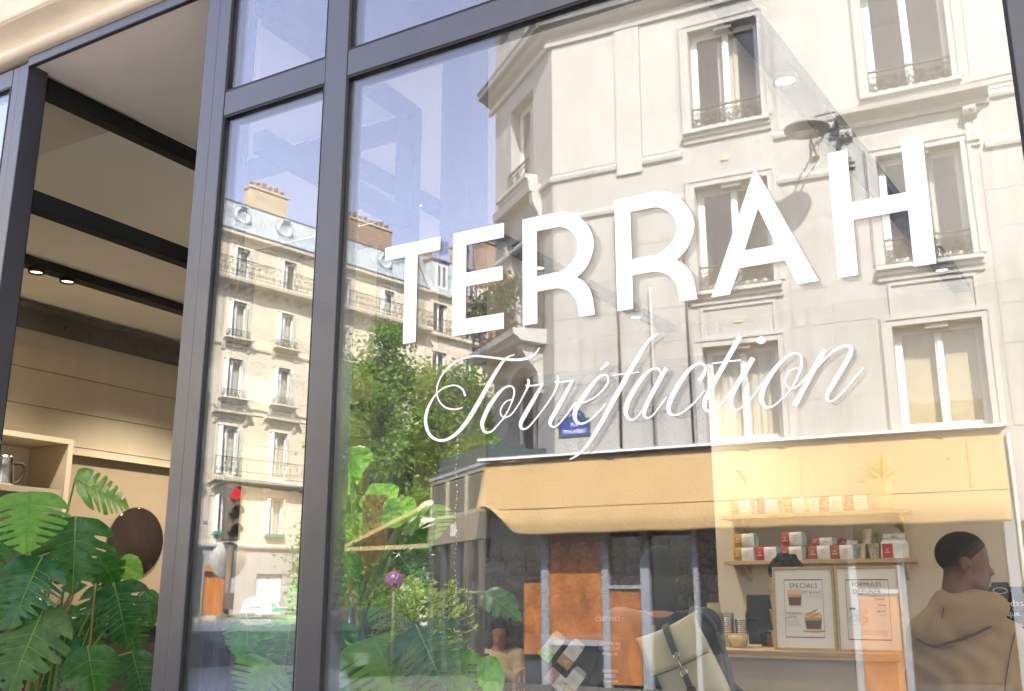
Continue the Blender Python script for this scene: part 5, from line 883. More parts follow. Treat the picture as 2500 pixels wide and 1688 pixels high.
# chamfer details
CC = casement(1.2, 2.05); RMC = room_mesh(1.2, 2.05)
def cl(u, y, z): v = Matrix.Rotation(B41, 3, 'Z') @ Vector((u, y, z)); return (cB[0]+v.x, cB[1]+v.y, z)
window(cbd, CC, cl(1.52, -.26, 9.95), B41, None, RLc, .34, RMC); C2 = casement(1.2, 2.3); window(cbd, C2, cl(1.52, -.26, 6.55), B41, None, None, 0, room_mesh(1.2, 2.3))
link('sill', SILL, cbd, cl(1.52, .12, 9.95), (0, 0, B41)); MB().profx([(0, 9.44), (.26, 9.46), (.30, 9.62), (0, 9.65)], .55, 2.5).build('balcony_slab', 'stucco_trim', cbd, loc=cB, rot=(0, 0, B41))
for u in (.62, 2.36): MB().profx([(0, 8.7), (.06, 8.7), (.08, 9.0), (.2, 9.2), (.22, 9.43), (0, 9.43)], u, u+.16).build('console', 'stucco_trim', cbd, loc=cB, rot=(0, 0, B41))
MB().profx([(0, 6.22), (.55, 6.26), (.60, 6.32), (.70, 6.36), (.72, 6.48), (0, 6.52)], .35, 2.72).build('balcony_slab', 'stucco_trim', cbd, loc=cB, rot=(0, 0, B41))
for u in (.55, 2.35): MB().profx([(0, 5.3), (.08, 5.3), (.12, 5.7), (.45, 6.1), (.48, 6.215), (0, 6.215)], u, u+.2).build('console', 'stucco_trim', cbd, loc=cB, rot=(0, 0, B41))
ra = rail_mesh(2.3, .98, 'iron'); rb = rail_mesh(.6, .98, 'iron'); link('railing', ra, cbd, cl(1.53, .64, 6.53), (0, 0, B41))
for u in (.38, 2.68): link('railing', rb, cbd, cl(u, .33, 6.53), (0, 0, B41+R(90)))
for u in (.40, 2.66): MB().lathe([(.035, 0), (.035, .1), (.02, .13), (.03, .3), (.02, .5), (.028, .7), (.02, .95), (.04, 1.0), (.02, 1.05), (0, 1.07)], n=12).build('baluster_post', 'iron', cbd, loc=cl(u, .65, 6.53))
arch = MB(); A_ = [(.775*math.cos(a), .775*math.sin(a)) for a in np.linspace(0, math.pi, 17)]; pol = [(1.525+x, 5.22+z) for x, z in A_] + [(.72, 5.22), (.72, 6.2), (2.33, 6.2), (2.33, 5.22)]
for i in range(16): a, b = A_[i], A_[i+1]; arch.prism([(1.525+a[0], 5.22+a[1]), (1.525+a[0], 6.19), (1.525+b[0], 6.19), (1.525+b[0], 5.22+b[1])], fy(-.2), fy(.03))
arch.build('arch_spandrel', 'stucco_trim', cbd, loc=cB, rot=(0, 0, B41))
C3 = casement(1.5, 1.95); window(cbd, C3, cl(1.525, -.3, 4.05), B41, None, None, 0, room_mesh(1.5, 1.95))
for u, r_ in ((-7.18, .022), (-5.87, .018), (-6.55, .03)): MB().tube([(u, .05, 3.98), (u, .05, 8.5 if u != -6.55 else 7.0)], r_, 8).build('downpipe', 'irongrey' if u != -6.55 else 'stucco_trim', cbd)
MB().tube([(-1.0, .05, .1), (-1.0, .05, 3.9)], .03, 8).build('downpipe', 'stucco_trim', cbd)
MB().tube(catmull([(-3.9, .1, 9.62), (-3.3, .1, 9.70), (-2.6, .09, 9.72), (-1.0, .09, 9.75), (.6, .09, 9.78)], 6), .012, 5).build('cable', 'iron', cbd)
# mansard attic seen just over the cornice
MB().profx([(-.25, 12.95), (-.25, 13.0), (-1.0, 15.3), (-1.3, 15.3), (-1.3, 12.95)], -8.3, 3.2).build('mansard', 'zinc', cbd)
t_ = MB().box(1.05, -.4, 12.96, 1.95, .1, 14.6).build('dormer', 'stucco_trim', cbd, loc=cB, rot=(0, 0, B41)); MB().profx([(.1, 14.61), (.24, 14.65), (.24, 14.75), (-.4, 14.8), (-.4, 14.61)], .95, 2.05).build('dormer_cornice', 'stucco_trim', t_)
# ---- shop at its foot (one front, awning apart)
shp = thing('corner_cafe', 'corner cafe front with grey steel frames and burl wood panels below the ochre awning', 'cafe front', (0, -15, 0), R(-4))
MB().box(-9.9, -.35, 0, 3.2, -.10, 3.95).build('backing', 'shopdark', shp)
def gs(u0, u1, z0, z1, y1=.06, name='frame_bar'): return MB().box(u0, -.098, z0, u1, y1, z1).build(name, 'greysteel', shp)
for u0, u1 in ((-8.78, -8.63), (-7.60, -7.475), (-6.90, -6.74), (-5.98, -5.90), (-3.47, -3.365), (-2.755, -2.65), (-1.2, -1.05)): gs(u0, u1, 0, 2.9)
gs(-8.629, -7.601, .68, .78); gs(-7.474, -6.901, 1.635, 1.70, .055); gs(-3.364, -2.756, 1.56, 1.63, .055); gs(-8.629, -7.601, 2.56, 2.66, .055)
def burl(u0, u1, z0, z1): return bevel(MB().box(u0+.002, -.098, z0+.002, u1-.002, .012, z1-.002).build('wood_panel', 'burl', shp), .004, 1)
burl(-8.629, -7.601, .78, 2.56); burl(-7.474, -6.901, .05, 1.635); burl(-3.364, -2.756, .05, 1.56); burl(-9.15, -8.79, .5, 1.75)
for u0, u1, z0, z1 in ((-9.85, -9.16, .3, 2.9), (-9.15, -8.79, 1.8, 2.9), (-8.629, -7.601, .05, .67), (-7.474, -6.901, 1.71, 2.9), (-6.739, -5.981, .05, 2.9), (-5.899, -3.471, .6, 2.9), (-3.364, -2.756, 1.64, 2.9), (-2.649, -1.201, .3, 2.9)): MB().box(u0, -.098, z0, u1, -.05, z1).build('shop_pane', 'shopglass', shp)
MB().box(-5.899, -.098, .05, -3.471, .0, .59).build('stall_riser', 'shopdark', shp)
sd_ = (-12.6, -2.4, 0)   # the side that turns the corner
def side(name, m, mb, par=None): return mb.build(name, m, par or shp, loc=sd_, rot=(0, 0, B41))
side('side_backing', 'shopdark', MB().box(0, -.3, 0, 3.5, -.12, 3.98)); side('fascia', 'fascia', MB().box(.0, -.1, 2.58, 3.51, .03, 3.08)); side('sign_mark', 'signwhite', MB().box(1.5, .031, 2.70, 1.56, .04, 2.95).box(1.62, .031, 2.70, 1.68, .04, 2.95).box(1.74, .031, 2.70, 1.80, .04, 2.95).box(1.5, .031, 2.70, 1.8, .0395, 2.73))
for j in range(3):
    u0 = .06+j*1.15; fr = side('louvre_frame', 'louvre', MB().box(u0, -.1, 3.09, u0+.07, .02, 3.96).box(u0+1.04, -.1, 3.09, u0+1.11, .02, 3.96).box(u0+.071, -.1, 3.09, u0+1.039, .019, 3.16).box(u0+.071, -.1, 3.89, u0+1.039, .019, 3.96))
    sm = MB().profx([(-.03, .0), (-.022, .002), (.016, -.030), (.010, -.034)], u0+.072, u0+1.038).mesh('slat', 'louvre')
    for k in range(16): link('slat', sm, fr, (0, 0, 3.20+k*.0435))
for u in (.02, .85, 1.7, 2.55, 3.3): side('side_post', 'shopdark', MB().box(u, -.11, 0, u+.16, .01, 2.575))
for u in (.19, 1.02, 1.87, 2.72): side('shop_pane', 'shopglass', MB().box(u, -.11, .4, u+.655, -.06, 2.575))
MB().add([(-12.6, -2.4, 3.985), (-9.95, -.1, 3.985), (-8.4, -.02, 3.985), (-10.7, -2.1, 3.985)], [(0, 1, 2, 3)]).build('flat_roof', 'zinc', shp)
for q in ((0, 3.49, 3.982, 4.05, .04), ): side('coping', 'zinc', MB().box(q[0], -.2, q[2], q[1], q[4], q[3]))
side('parapet', 'greenpaint', MB().box(.35, -.25, 4.052, 3.3, -.08, 4.40)); MB().box(-9.9, -.15, 4.06, -9.15, -.08, 4.30).box(-9.149, -.15, 4.06, -8.75, -.08, 4.20).build('parapet', 'greenpaint', shp)
def clumps(parent, name, m, spots, n, size, spread, seed=1):
    q = np.random.default_rng(seed); mb = MB(); vs, fs = [], []
    for (x, y, z) in spots:
        for k in range(n):
            c = np.array((x, y, z))+q.normal(0, 1, 3)*np.array(spread); d = q.normal(0, 1, 3); d /= np.linalg.norm(d); e = np.cross(d, q.normal(0, 1, 3)); e /= np.linalg.norm(e); s = size*(.6+.8*q.random()); i = len(vs)
            vs += [tuple(c-d*s*.5), tuple(c+e*s*.32), tuple(c+d*s*.5), tuple(c-e*s*.32)]; fs.append((i, i+1, i+2, i+3))
    mb.add(vs, fs); o = mb.build(name, m, parent); o['kind'] = 'stuff'; return o
t = thing('roof_planter', 'shrubby plants growing behind the dark parapet on the cafe roof', 'plants', (0, -15, 0), R(-4)); v_ = lambda u, y, z: (lambda w_: (sd_[0]+w_.x, sd_[1]+w_.y, z))(Matrix.Rotation(B41, 3, 'Z') @ Vector((u, y, z)))
clumps(t, 'foliage', 'foliage2', [v_(.4+.28*i, -.35, 4.50+.1*math.sin(i*2)) for i in range(9)], 130, .09, (.13, .13, .11), 3); clumps(t, 'flowers', 'flower', [v_(.5+.4*i, -.3, 4.6) for i in range(5)], 14, .06, (.14, .12, .06), 4); MB().box(.4, -.5, 4.06, 3.2, -.28, 4.3).build('trough', 'terracotta', t, loc=sd_, rot=(0, 0, B41))
t = thing('balcony_flowers', 'red and yellow flowers with dry foliage on the first corner balcony', 'flowers', (0, -15, 0), R(-4))
clumps(t, 'foliage', 'foliage3', [cl(.5+.2*i, .62, 7.35+.16*math.sin(i*1.7)) for i in range(11)], 90, .10, (.13, .13, .16), 5); clumps(t, 'petals', 'flower', [cl(.7+.35*i, .66, 7.62) for i in range(5)], 14, .08, (.12, .1, .08), 6); clumps(t, 'yellow_petals', 'flower2', [cl(1.2+.25*i, .66, 7.66) for i in range(5)], 14, .08, (.1, .1, .08), 7)
for i in range(4): MB().lathe([(0, 0), (.09, 0), (.12, .2), (0, .2)], n=12).build('pot', 'terracotta', t, loc=cl(.7+.5*i, .5, 6.54))
# awning
def awning(name, label, u0, u1, prof, cornerleft, parent_loc, rz, n=90, seed=2):
    t = thing(name, label, 'awning', parent_loc, rz); q = np.random.default_rng(seed); vs = []; P = catmull(prof, 4); m_ = len(P); ph = q.uniform(0, 6, 5)
    for i in range(n+1):
        f = i/n; u = u0+(u1-u0)*f
        for j, (y, z) in enumerate(P):
            g = j/(m_-1); uu = u+(cornerleft*max(0, 1-f*n/12)*.0) ; lift = 0
            if cornerleft and g > .55: k = max(0, 1-(u-u0)/.75); lift = (k**1.6)*.42*(g-.55)/.45
            dip = .008*math.sin(u*1.7+ph[0])*g+.004*math.sin(u*4.3+ph[1]+2*g)*g+.0012*math.sin(u*9+ph[2]-4*g)*g+(.010*math.sin(u*2.9+5*g+ph[3])*(g-.62)/.38 if g > .62 else 0)
            vs.append((uu+(.04*g+.50*max(0, g-.6)/.4*1.0)*max(0, 1-(u-u0)/1.2)*(1 if cornerleft else 0), y+dip, z+lift+.006*math.sin(u*5+ph[4])*g))
    mb = MB().add(vs, [(i*m_+j, (i+1)*m_+j, (i+1)*m_+j+1, i*m_+j+1) for i in range(n) for j in range(m_-1)], True); o = mb.build('canvas', 'awning', t); s = o.modifiers.new('solid', 'SOLIDIFY'); s.thickness = .006; return t
aw = awning('shop_awning', 'long ochre canvas awning with a curled valance above the cafe front', -9.93, -1.08, [(.10, 3.955), (.22, 3.66), (.36, 3.34), (.49, 3.05), (.50, 3.03), (.505, 3.025), (.56, 2.93), (.615, 2.76), (.60, 2.56)], True, (0, -15, 0), R(-4))
MB().box(-10.05, .0, 3.985, -1.05, .20, 4.05).build('roller_cover', 'lampgrey', aw); MB().tube([(-9.8, .508, 3.028), (-1.1, .508, 3.028)], .012, 8).build('front_bar', 'awning', aw)
for u in np.arange(-8.9, -1.2, 1.22): MB().tube([(u, .104+(.498-.10)*k/6+.003, 3.957-(3.957-3.04)*k/6+.004) for k in range(7)], .004, 5).build('seam', 'awning', aw)
MB().box(-10.0, .201, 3.99, -1.05, .235, 4.025).build('rail', 'signwhite', aw)
for u in (-7.6, -5.2, -4.6, -2.2): MB().tube([(u, .05, 3.93), (u+.2, .16, 3.90), (u+.45, .10, 3.80)], .012, 6).build('arm', 'iron', aw)
aw2 = thing('side_awning', 'ochre awning of the side street seen end-on beside the cafe corner', 'awning', (-12.77, -17.2, 0), R(102.2)); o = MB().add([(-4.5, .02, 3.82), (0, .02, 3.82), (0, 3.6, 2.78), (-4.5, 3.6, 2.78)], [(0, 1, 2, 3)]).build('canvas', 'awning', aw2); o.modifiers.new('solid', 'SOLIDIFY').thickness = .10
MB().box(-4.5, 3.55, 2.60, 0, 3.6, 2.77).build('valance', 'awning', aw2); MB().box(-.05, .02, 2.60, .02, 3.54, 2.70).build('arm', 'awning', aw2)
# street lamp on the facade
t = thing('street_lamp', 'dish shaped street lamp on a bracket from the pale facade', 'street lamp', (0, -15, 0), R(-4)); L_ = (-3.43, 1.0, 9.02)
h_ = MB().lathe([(0, .26), (.05, .26), (.06, .16), (.10, .13), (.30, .10), (.37, .04), (.36, .01), (.33, .0), (0, .0)], n=32).build('lamp_shade', 'lampgrey', t, loc=L_); MB().box(-.18, -.10, -.018, .18, .10, -.001).build('diffuser', 'lampglass', h_)
MB().tube(catmull([(-3.43, .95, 9.16), (-3.38, .55, 9.30), (-3.28, .02, 9.40)], 6), .02, 8).build('arm', 'lampgrey', t); MB().box(-3.51, .002, 8.96, -3.40, .09, 9.32).build('ballast_box', 'lampgrey', t)
MB().tube([(-3.43, .13, 8.95), (-3.43, .9, 9.04)], .018, 6).build('strut', 'lampgrey', t)
# street name plate
t = thing('street_sign', 'blue enamel street name plate with a green border on the stucco corner', 'street sign', (-8.095*.9976, -15+.0698*8.095, 0), R(-4)); bevel(MB().box(-.315, .012, 4.35, .315, .028, 4.69).build('border', 'signgreen', t), .004, 1); MB().box(-.285, .0285, 4.378, .285, .033, 4.664).build('plate', 'signblue', t)
ar = [(.21*math.cos(a), 4.6915+.175*math.sin(a)) for a in np.linspace(0, math.pi, 17)]; MB().profy(ar, .012, .028).build('border', 'signgreen', t); MB().profy([(.18*math.cos(a), 4.70+.145*math.sin(a)) for a in np.linspace(0, math.pi, 17)], .0285, .033).build('plate', 'signblue', t)
for s_, z_, sz in (('RUE', 4.545, .105), ('OBERKAMPF', 4.415, .105), ('11e Arrt', 4.735, .085)): text('lettering', s_, sz, 'signwhite', t, (0, .0345, z_), (R(90), 0, R(180)), 'CENTER', .001, .82)
# ---- the cream block across the boulevard
hb = thing('apartment_block', 'cream stone apartment block with zinc mansard roof, round attic windows and long balconies', 'building', (-33.9, -33.5, 0), R(-77.8))
HC = [-7.8, -5.05, -2.3, .45, 3.95, 7.05]; V0, V1 = -9.2, 9.93; hh = []
rows = [(4.25, 6.1), (6.95, 9.24), (10.55, 12.45), (13.42, 15.28), (16.42, 18.0)]
for c in HC:
    for a, b in rows: hh.append((c-.56, c+.56, a, b))
wall_holes(MB(), V0, V1, 3.9, 18.45, hh, .28).build('wall', 'lime', hb)
g_h = [(-3.06, -1.79, 0, 2.6), (-.31, 1.18, 0, 2.54), (2.6, 4.9, .5, 2.9), (5.6, 8.4, .5, 2.9), (-7.9, -4.2, .4, 2.9)]
wall_holes(MB(), V0, V1, 0, 3.62, g_h, .25).build('ground_floor_wall', 'stucco', hb)
MB().add([(V0, -.02, 0), (V0, -9, 0), (V0, -9, 18.4), (V0, -.02, 18.4)], [(0, 1, 2, 3)]).build('gable_wall', 'lime', hb); MB().box(V0, -9, 0, V1+13, -1.5, 18.4).build('core', 'room', hb)
# rusticated stone courses on the first floor
for k in range(9):
    for a, b in zip([V0]+[c+.62 for c in HC], [c-.62 for c in HC]+[V1]):
        if b-a > .1: MB().box(a, .0, 4.12+k*.285, b, .018, 4.12+k*.285+.262).build('stone_course', 'lime_trim', hb)
def hm(prof, a, b, name, m='lime_trim'): return MB().profx(prof, a, b).build(name, m, hb)
hm([(0, 3.62), (.10, 3.64), (.16, 3.72), (.16, 3.82), (.06, 3.86), (0, 3.9)], V0, V1, 'shop_cornice', 'stucco_trim')
hm([(0, 9.86), (.05, 9.88), (.05, 9.95), (0, 9.98)], V0, V1, 'string_course'); hm([(0, 10.1), (.06, 10.12), (.09, 10.2), (0, 10.24)], V0, V1, 'string_course'); hm([(0, 13.0), (.06, 13.02), (.10, 13.12), (0, 13.16)], V0, V1, 'string_course')
hm([(0, 18.12), (.06, 18.14), (.08, 18.3), (.22, 18.40), (.34, 18.5), (.36, 18.64), (0, 18.68)], V0, V1, 'cornice')
hm([(0, 15.98), (.3, 16.02), (.62, 16.12), (.66, 16.24), (.66, 16.30), (0, 16.34)], V0, V1, 'balcony_slab'); hm([(0, 6.5), (.3, 6.54), (.62, 6.64), (.66, 6.78), (.66, 6.84), (0, 6.88)], -3.25, 2.0, 'balcony_slab'); hm([(0, 6.5), (.3, 6.54), (.62, 6.64), (.66, 6.78), (.66, 6.84), (0, 6.88)], -9.0, -3.75, 'balcony_slab'); hm([(0, 6.5), (.3, 6.54), (.62, 6.64), (.66, 6.78), (.66, 6.84), (0, 6.88)], 2.9, 8.3, 'balcony_slab')
for x in [V0+.4+.62*k for k in range(31)]: MB().profx([(0, 15.66), (.06, 15.68), (.3, 15.9), (.32, 15.975), (0, 15.975)], x, x+.13).build('modillion', 'lime_trim', hb)
for x in (-3.1, -1.55, -.35, 1.2, 1.8): MB().profx([(0, 5.95), (.08, 5.97), (.12, 6.2), (.42, 6.42), (.44, 6.495), (0, 6.495)], x, x+.22).build('console', 'lime_trim', hb)
rl = rail_mesh(5.23, .84, 'iron', .10); link('railing', rl, hb, (-.625, .60, 6.89)); link('railing', rl, hb, (-6.37, .60, 6.89)); link('railing', rl, hb, (5.6, .60, 6.89))
rl2 = rail_mesh(6.35, .86, 'iron', .10)
for x in (-6.0, .36, 6.72): link('railing', rl2, hb, (x, .60, 16.35))
CW = {round(b-a, 2): (casement(1.12, b-a), room_mesh(1.12, b-a)) for a, b in rows}; rs = rail_mesh(1.30, .40, 'iron', .09); dh = {k: drape(1.0, k-.1, 'curtain', .025, 7) for k in CW}
leafm = {k: MB().box(0, 0, .04, .42, .03, k-.05).box(.05, -.003, .12, .37, -.001, k-.14).mesh('open_leaf', 'whitewood') for k in CW}
rr = random.Random(5)
for c in HC:
    for ri, (a, b) in enumerate(rows):
        k = round(b-a, 2); f = window(hb, CW[k][0], (c, -.22, a), 0, dh[k] if rr.random() < .6 else None, rs if ri in (2, 3) else None, .40, CW[k][1])
        for s in (-1, 1): link('open_leaf', leafm[k], f, (s*.53, .04, 0), (0, 0, R(72) if s < 0 else R(108)))
        for s in (-1, 1): MB().box(c+s*.56 if s > 0 else c-.68, 0, a, c+.68 if s > 0 else c-.56, .035, b+.10).build('jamb', 'lime_trim', hb)
        MB().box(c-.559, 0, b+.001, c+.559, .034, b+.10).build('lintel', 'lime_trim', hb)
        if ri in (2, 3): hm([(0, a-.24), (.10, a-.22), (.20, a-.10), (.42, a-.07), (.42, a-.01), (-.2, a)], c-.78, c+.78, 'sill'); [MB().profx([(0, a-.6), (.05, a-.6), (.16, a-.3), (.18, a-.245), (0, a-.245)], c+s*.68-.08, c+s*.68+.08).build('console', 'lime_trim', hb) for s in (-1, 1)]
        if ri == 1: hm([(0, 9.56), (.05, 9.58), (.12, 9.74), (.34, 9.80), (.36, 9.92), (0, 10.02)], c-1.0, c+1.0, 'window_cornice'); MB().profx([(.0, 10.025), (.37, 9.925), (.38, 9.94), (0, 10.05)], c-1.0, c+1.0).build('lead_cap', 'zinc', hb); [MB().profx([(0, 9.3), (.05, 9.3), (.14, 9.48), (.16, 9.555), (0, 9.555)], c+s*.78-.08, c+s*.78+.08).build('console', 'lime_trim', hb) for s in (-1, 1)]
        if ri == 0: MB().box(c-.5, .05, a-.02, c+.5, .25, a+.14).build('planter', 'teal', hb)
        if ri == 4:
            for s in (-1,): hm([(0, 17.2), (.02, 17.2), (.02, 17.9), (0, 17.9)], c+.95, c+2.1, 'wall_panel')
# mansard, standing seams, round windows, chimneys
sl = lambda v, t, o=0.: (v, .18-1.0*t+o, 18.68+1.92*t)
mn = MB().add([sl(V0, 0), sl(V1, 0), sl(V1, 1), sl(V0, 1), (V0, -8.9, 21.2), (V1, -8.9, 21.2)], [(0, 1, 2, 3), (3, 2, 5, 4)]).build('roof', 'zinc', hb)
for k in range(39): v = V0+.2+k*.5; MB().add([sl(v-.012, 0), sl(v+.012, 0), sl(v+.012, 1), sl(v-.012, 1), sl(v-.012, 0, .035), sl(v+.012, 0, .035), sl(v+.012, 1, .035), sl(v-.012, 1, .035)], [(4, 5, 6, 7), (0, 4, 7, 3), (1, 2, 6, 5), (0, 1, 5, 4)]).build('roof_seam', 'zinc', mn)
MB().profx([(.20, 18.685), (.30, 18.70), (.30, 18.78), (.14, 18.80)], V0, V1).build('gutter', 'slate', hb); MB().box(V0, -.95, 20.58, V1, -.78, 20.66).build('ridge_flashing', 'slate', hb)
for v in (-5.2, -2.33, .18, 3.4, 6.9):
    o = MB().lathe([(.30, 0), (.30, .06), (.36, .10), (.46, .08), (.48, .0), (.48, -.7), (.30, -.7)], ax='y', n=28).build('round_window', 'zinc', hb, loc=(v, -.12, 19.70)); MB().lathe([(0, -.06), (.30, -.06), (.30, -.03), (0, -.03)], ax='y', n=24).build('pane', 'wpane', o); MB().lathe([(0, -.4), (.29, -.4), (.29, -.38), (0, -.38)], ax='y', n=20).build('interior', 'room', o); MB().lathe([(.24, -.05), (.24, .02), (.30, .02), (.30, -.05)], ax='y', n=24).build('frame', 'whitewood', o)
    MB().box(-.46, -.7, -.62, .46, .10, -.44).build('apron', 'zinc', o); MB().profx([(.0, .40), (.16, .42), (.16, .50), (-.6, .52), (-.6, .40)], -.22, .22).build('hood', 'zinc', o)
def chimney(parent, v0, v1, y, z0, z1, m, pots):
    c = MB().box(v0, y-.55, z0, v1, y, z1-.12).build('chimney', m, parent); MB().box(v0-.06, y-.61, z1-.119, v1+.06, y+.06, z1).build('cap', 'chim', c)
    pm_ = MB().lathe([(.12, 0), (.10, .34), (.12, .36), (.12, .40), (.07, .40), (.07, .1), (0, .1)], n=12).mesh('chimney_pot', 'brickpot')
    for k in range(pots): link('chimney_pot', pm_, c, (v0+.2+(v1-v0-.4)*k/max(1, pots-1), y-.28, z1+.001), None, (1, 1, .7+.5*((k*37) % 5)/5))
chimney(hb, -1.3, .95, -1.2, 20.3, 22.0, 'chim', 6); chimney(hb, 4.7, 8.2, -1.2, 20.3, 22.2, 'chimbrick', 9)
# ground floor doors and shop
bevel(MB().box(-3.05, -.24, .02, -1.80, -.18, 2.6).build('street_door', 'orange', hb), .01, 1); MB().profy([(-2.425+.64*math.cos(a), 2.6+.55*math.sin(a)) for a in np.linspace(0, math.pi, 15)], -.05, .012).build('door_arch', 'orange', hb)
for s in (-1, 1): MB().profy([(-2.425+s*.30-.22, .3), (-2.425+s*.30+.22, .3), (-2.425+s*.30+.22, 2.3), (-2.425+s*.30-.22, 2.3)], -.179, -.165).build('door_panel', 'orange', hb)
bevel(MB().box(-.30, -.24, .02, 1.17, -.18, 2.53).build('garage_door', 'whitewood', hb), .01, 1)
for k in range(6): MB().box(-.2+k*.22, -.179, .2, -.18+k*.22, -.172, 2.3).build('groove_bar', 'greyprint', hb)
for a, b, c, d in g_h[2:]: MB().box(a, -.2, c, b, -.16, d).build('shop_pane', 'shopglass', hb)
MB().box(-3.75, .0, 0, -3.35, .22, 3.6).build('dark_pier', 'shopdark', hb); [MB().box(-3.74, .221, .5+k*.07, -3.36, .235, .53+k*.07).build('slat', 'irongrey', hb) for k in range(30)]
MB().box(-3.3, .019, 4.66, -3.1, .03, 4.82).build('number_plate', 'signblue', hb); text('number', '71', .13, 'signwhite', hb, (-3.2, .032, 4.69), (R(90), 0, R(180)), 'CENTER', .001)
# ---- its neighbour further down the boulevard
nb = thing('neighbour_block', 'paler apartment block with a dormered zinc roof beyond the cream block', 'building', (-33.9, -33.5, 0), R(-77.8)); NC = [11.05, 13.7, 16.6, 19.4]; nh = [(c-.55, c+.55, a, b) for c in NC for a, b in ((4.3, 6.2), (7.1, 9.2), (10.3, 12.3), (13.3, 15.2), (16.35, 18.1))]
wall_holes(MB(), V1+.02, 22.5, 0, 18.5, nh, .28).build('wall', 'lime', nb)
for z in (18.5, 16.0, 13.0, 9.9, 6.8, 3.7): MB().profx([(0, z), (.28, z+.08), (.30, z+.2), (0, z+.24)], V1+.02, 22.5).build('string_course', 'lime_trim', nb)
MB().add([(V1+.02, .15, 18.75), (22.5, .15, 18.75), (22.5, -1.0, 21.2), (V1+.02, -1.0, 21.2)], [(0, 1, 2, 3)]).build('roof', 'zinc', nb)
CN = casement(1.1, 1.9); RN = room_mesh(1.1, 1.9); rn = rail_mesh(2.5, .85, 'iron', .12)
for c in NC:
    for a in (4.3, 7.1, 10.3, 13.3, 16.35): window(nb, CN, (c, -.22, a), 0, None, None, 0, RN)
    link('railing', rn, nb, (c, .28, 16.26)); d = MB().box(c-.62, -1.2, 18.9, c+.62, .0, 20.7).build('dormer', 'zinc', nb); window(nb, casement(.9, 1.5), (c, .03, 19.0), 0, None, None, 0, None); MB().profx([(.12, 20.71), (.12, 20.8), (-1.2, 20.9), (-1.2, 20.71)], c-.7, c+.7).build('dormer_roof', 'slate', nb)
chimney(nb, 13.2, 14.4, -1.0, 20.5, 22.6, 'chim', 4); chimney(nb, 15.2, 17.0, -1.0, 20.5, 23.6, 'chimbrick', 5); chimney(nb, 10.2, 11.4, -1.2, 20.5, 21.9, 'chimbrick', 5)
bl_ = MB().box(13.5, -.98, 22.0, 14.2, -.93, 23.3).build('roof_banner', 'signblue', nb)
# the row of houses that continues the street to the east (glimpsed in the glass screens)
eb = thing('street_block', 'row of pale plastered houses continuing the street beyond the corner building', 'building', (0, -15, 0), R(-4)); eh = [(4.6+2.6*i, 5.8+2.6*i, z, z+2.0) for i in range(13) for z in (4.2, 7.3, 10.4, 13.5)]
wall_holes(MB(), 3.22, 40, 0, 16.5, eh, .25).build('wall', 'stucco', eb); MB().profx([(0, 16.2), (.3, 16.3), (.32, 16.5), (0, 16.52)], 3.22, 40).build('cornice', 'stucco_trim', eb); MB().profx([(0, 16.53), (-1.6, 19), (-2.5, 19), (-2.5, 16.53)], 3.22, 40).build('mansard', 'zinc', eb); MB().profx([(0, 3.6), (.15, 3.65), (.15, 3.8), (0, 3.85)], 3.22, 40).build('string_course', 'stucco_trim', eb)
ce = casement(1.2, 2.0); re_ = room_mesh(1.2, 2.0)
for h in eh: window(eb, ce, ((h[0]+h[1])/2, -.2, h[2]), 0, None, None, 0, re_)
for i in range(7): MB().box(4.2+4.8*i, .001, .3, 8.0+4.8*i, .05, 3.2).build('shop_pane', 'shopglass', eb)
eh_ = thing('sky_blocker_house', 'unseen low house added to block the bright horizon sky to the east', 'building', (15, 0, 0)); MB().box(0, -2, -.1, 9, 40, 6.2).build('wall', 'stucco', eh_); MB().box(-.3, -2.3, 6.201, 9.3, 40.3, 6.45).build('cornice', 'stucco_trim', eh_); MB().profy([(0, 6.46), (9, 6.46), (6, 8.2), (3, 8.2)], -1.8, 39.8).build('roof', 'zinc', eh_)  # unseen house added to hide bright horizon sky from the glass screens
for i in range(8): MB().box(-.02, .5+2.6*i, 3.3, .0, 1.7+2.6*i, 5.2).build('window', 'shopglass', eh_); MB().box(-.03, .3+2.6*i, .3, .0, 2.3+2.6*i, 2.7).build('shop_pane', 'shopglass', eh_)
# a block closing the view up the street on the far left and the far pavement
fb = thing('far_block', 'plain cream block standing far beyond the boulevard corner', 'building', (0, 0, 0)); MB().box(-75, -40, 0, -45, -14, 19).build('wall', 'lime', fb); MB().box(-75.3, -40.3, 19.001, -44.7, -13.7, 19.5).build('cornice', 'lime_trim', fb); MB().box(-74, -39, 19.51, -46, -15, 22).build('roof', 'zinc', fb)
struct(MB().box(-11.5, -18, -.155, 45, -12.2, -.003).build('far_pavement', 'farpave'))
struct(MB().add([(-34.2, -33.4, -.155), (-30.9, -33.4, -.155), (-23.9, -65, -.155), (-27.1, -65, -.155), (-34.2, -33.4, -.004), (-30.9, -33.4, -.004), (-23.9, -65, -.004), (-27.1, -65, -.004)], [(7, 6, 5, 4), (0, 1, 5, 4), (1, 2, 6, 5), (0, 4, 7, 3)]).build('boulevard_pavement', 'farpave'))
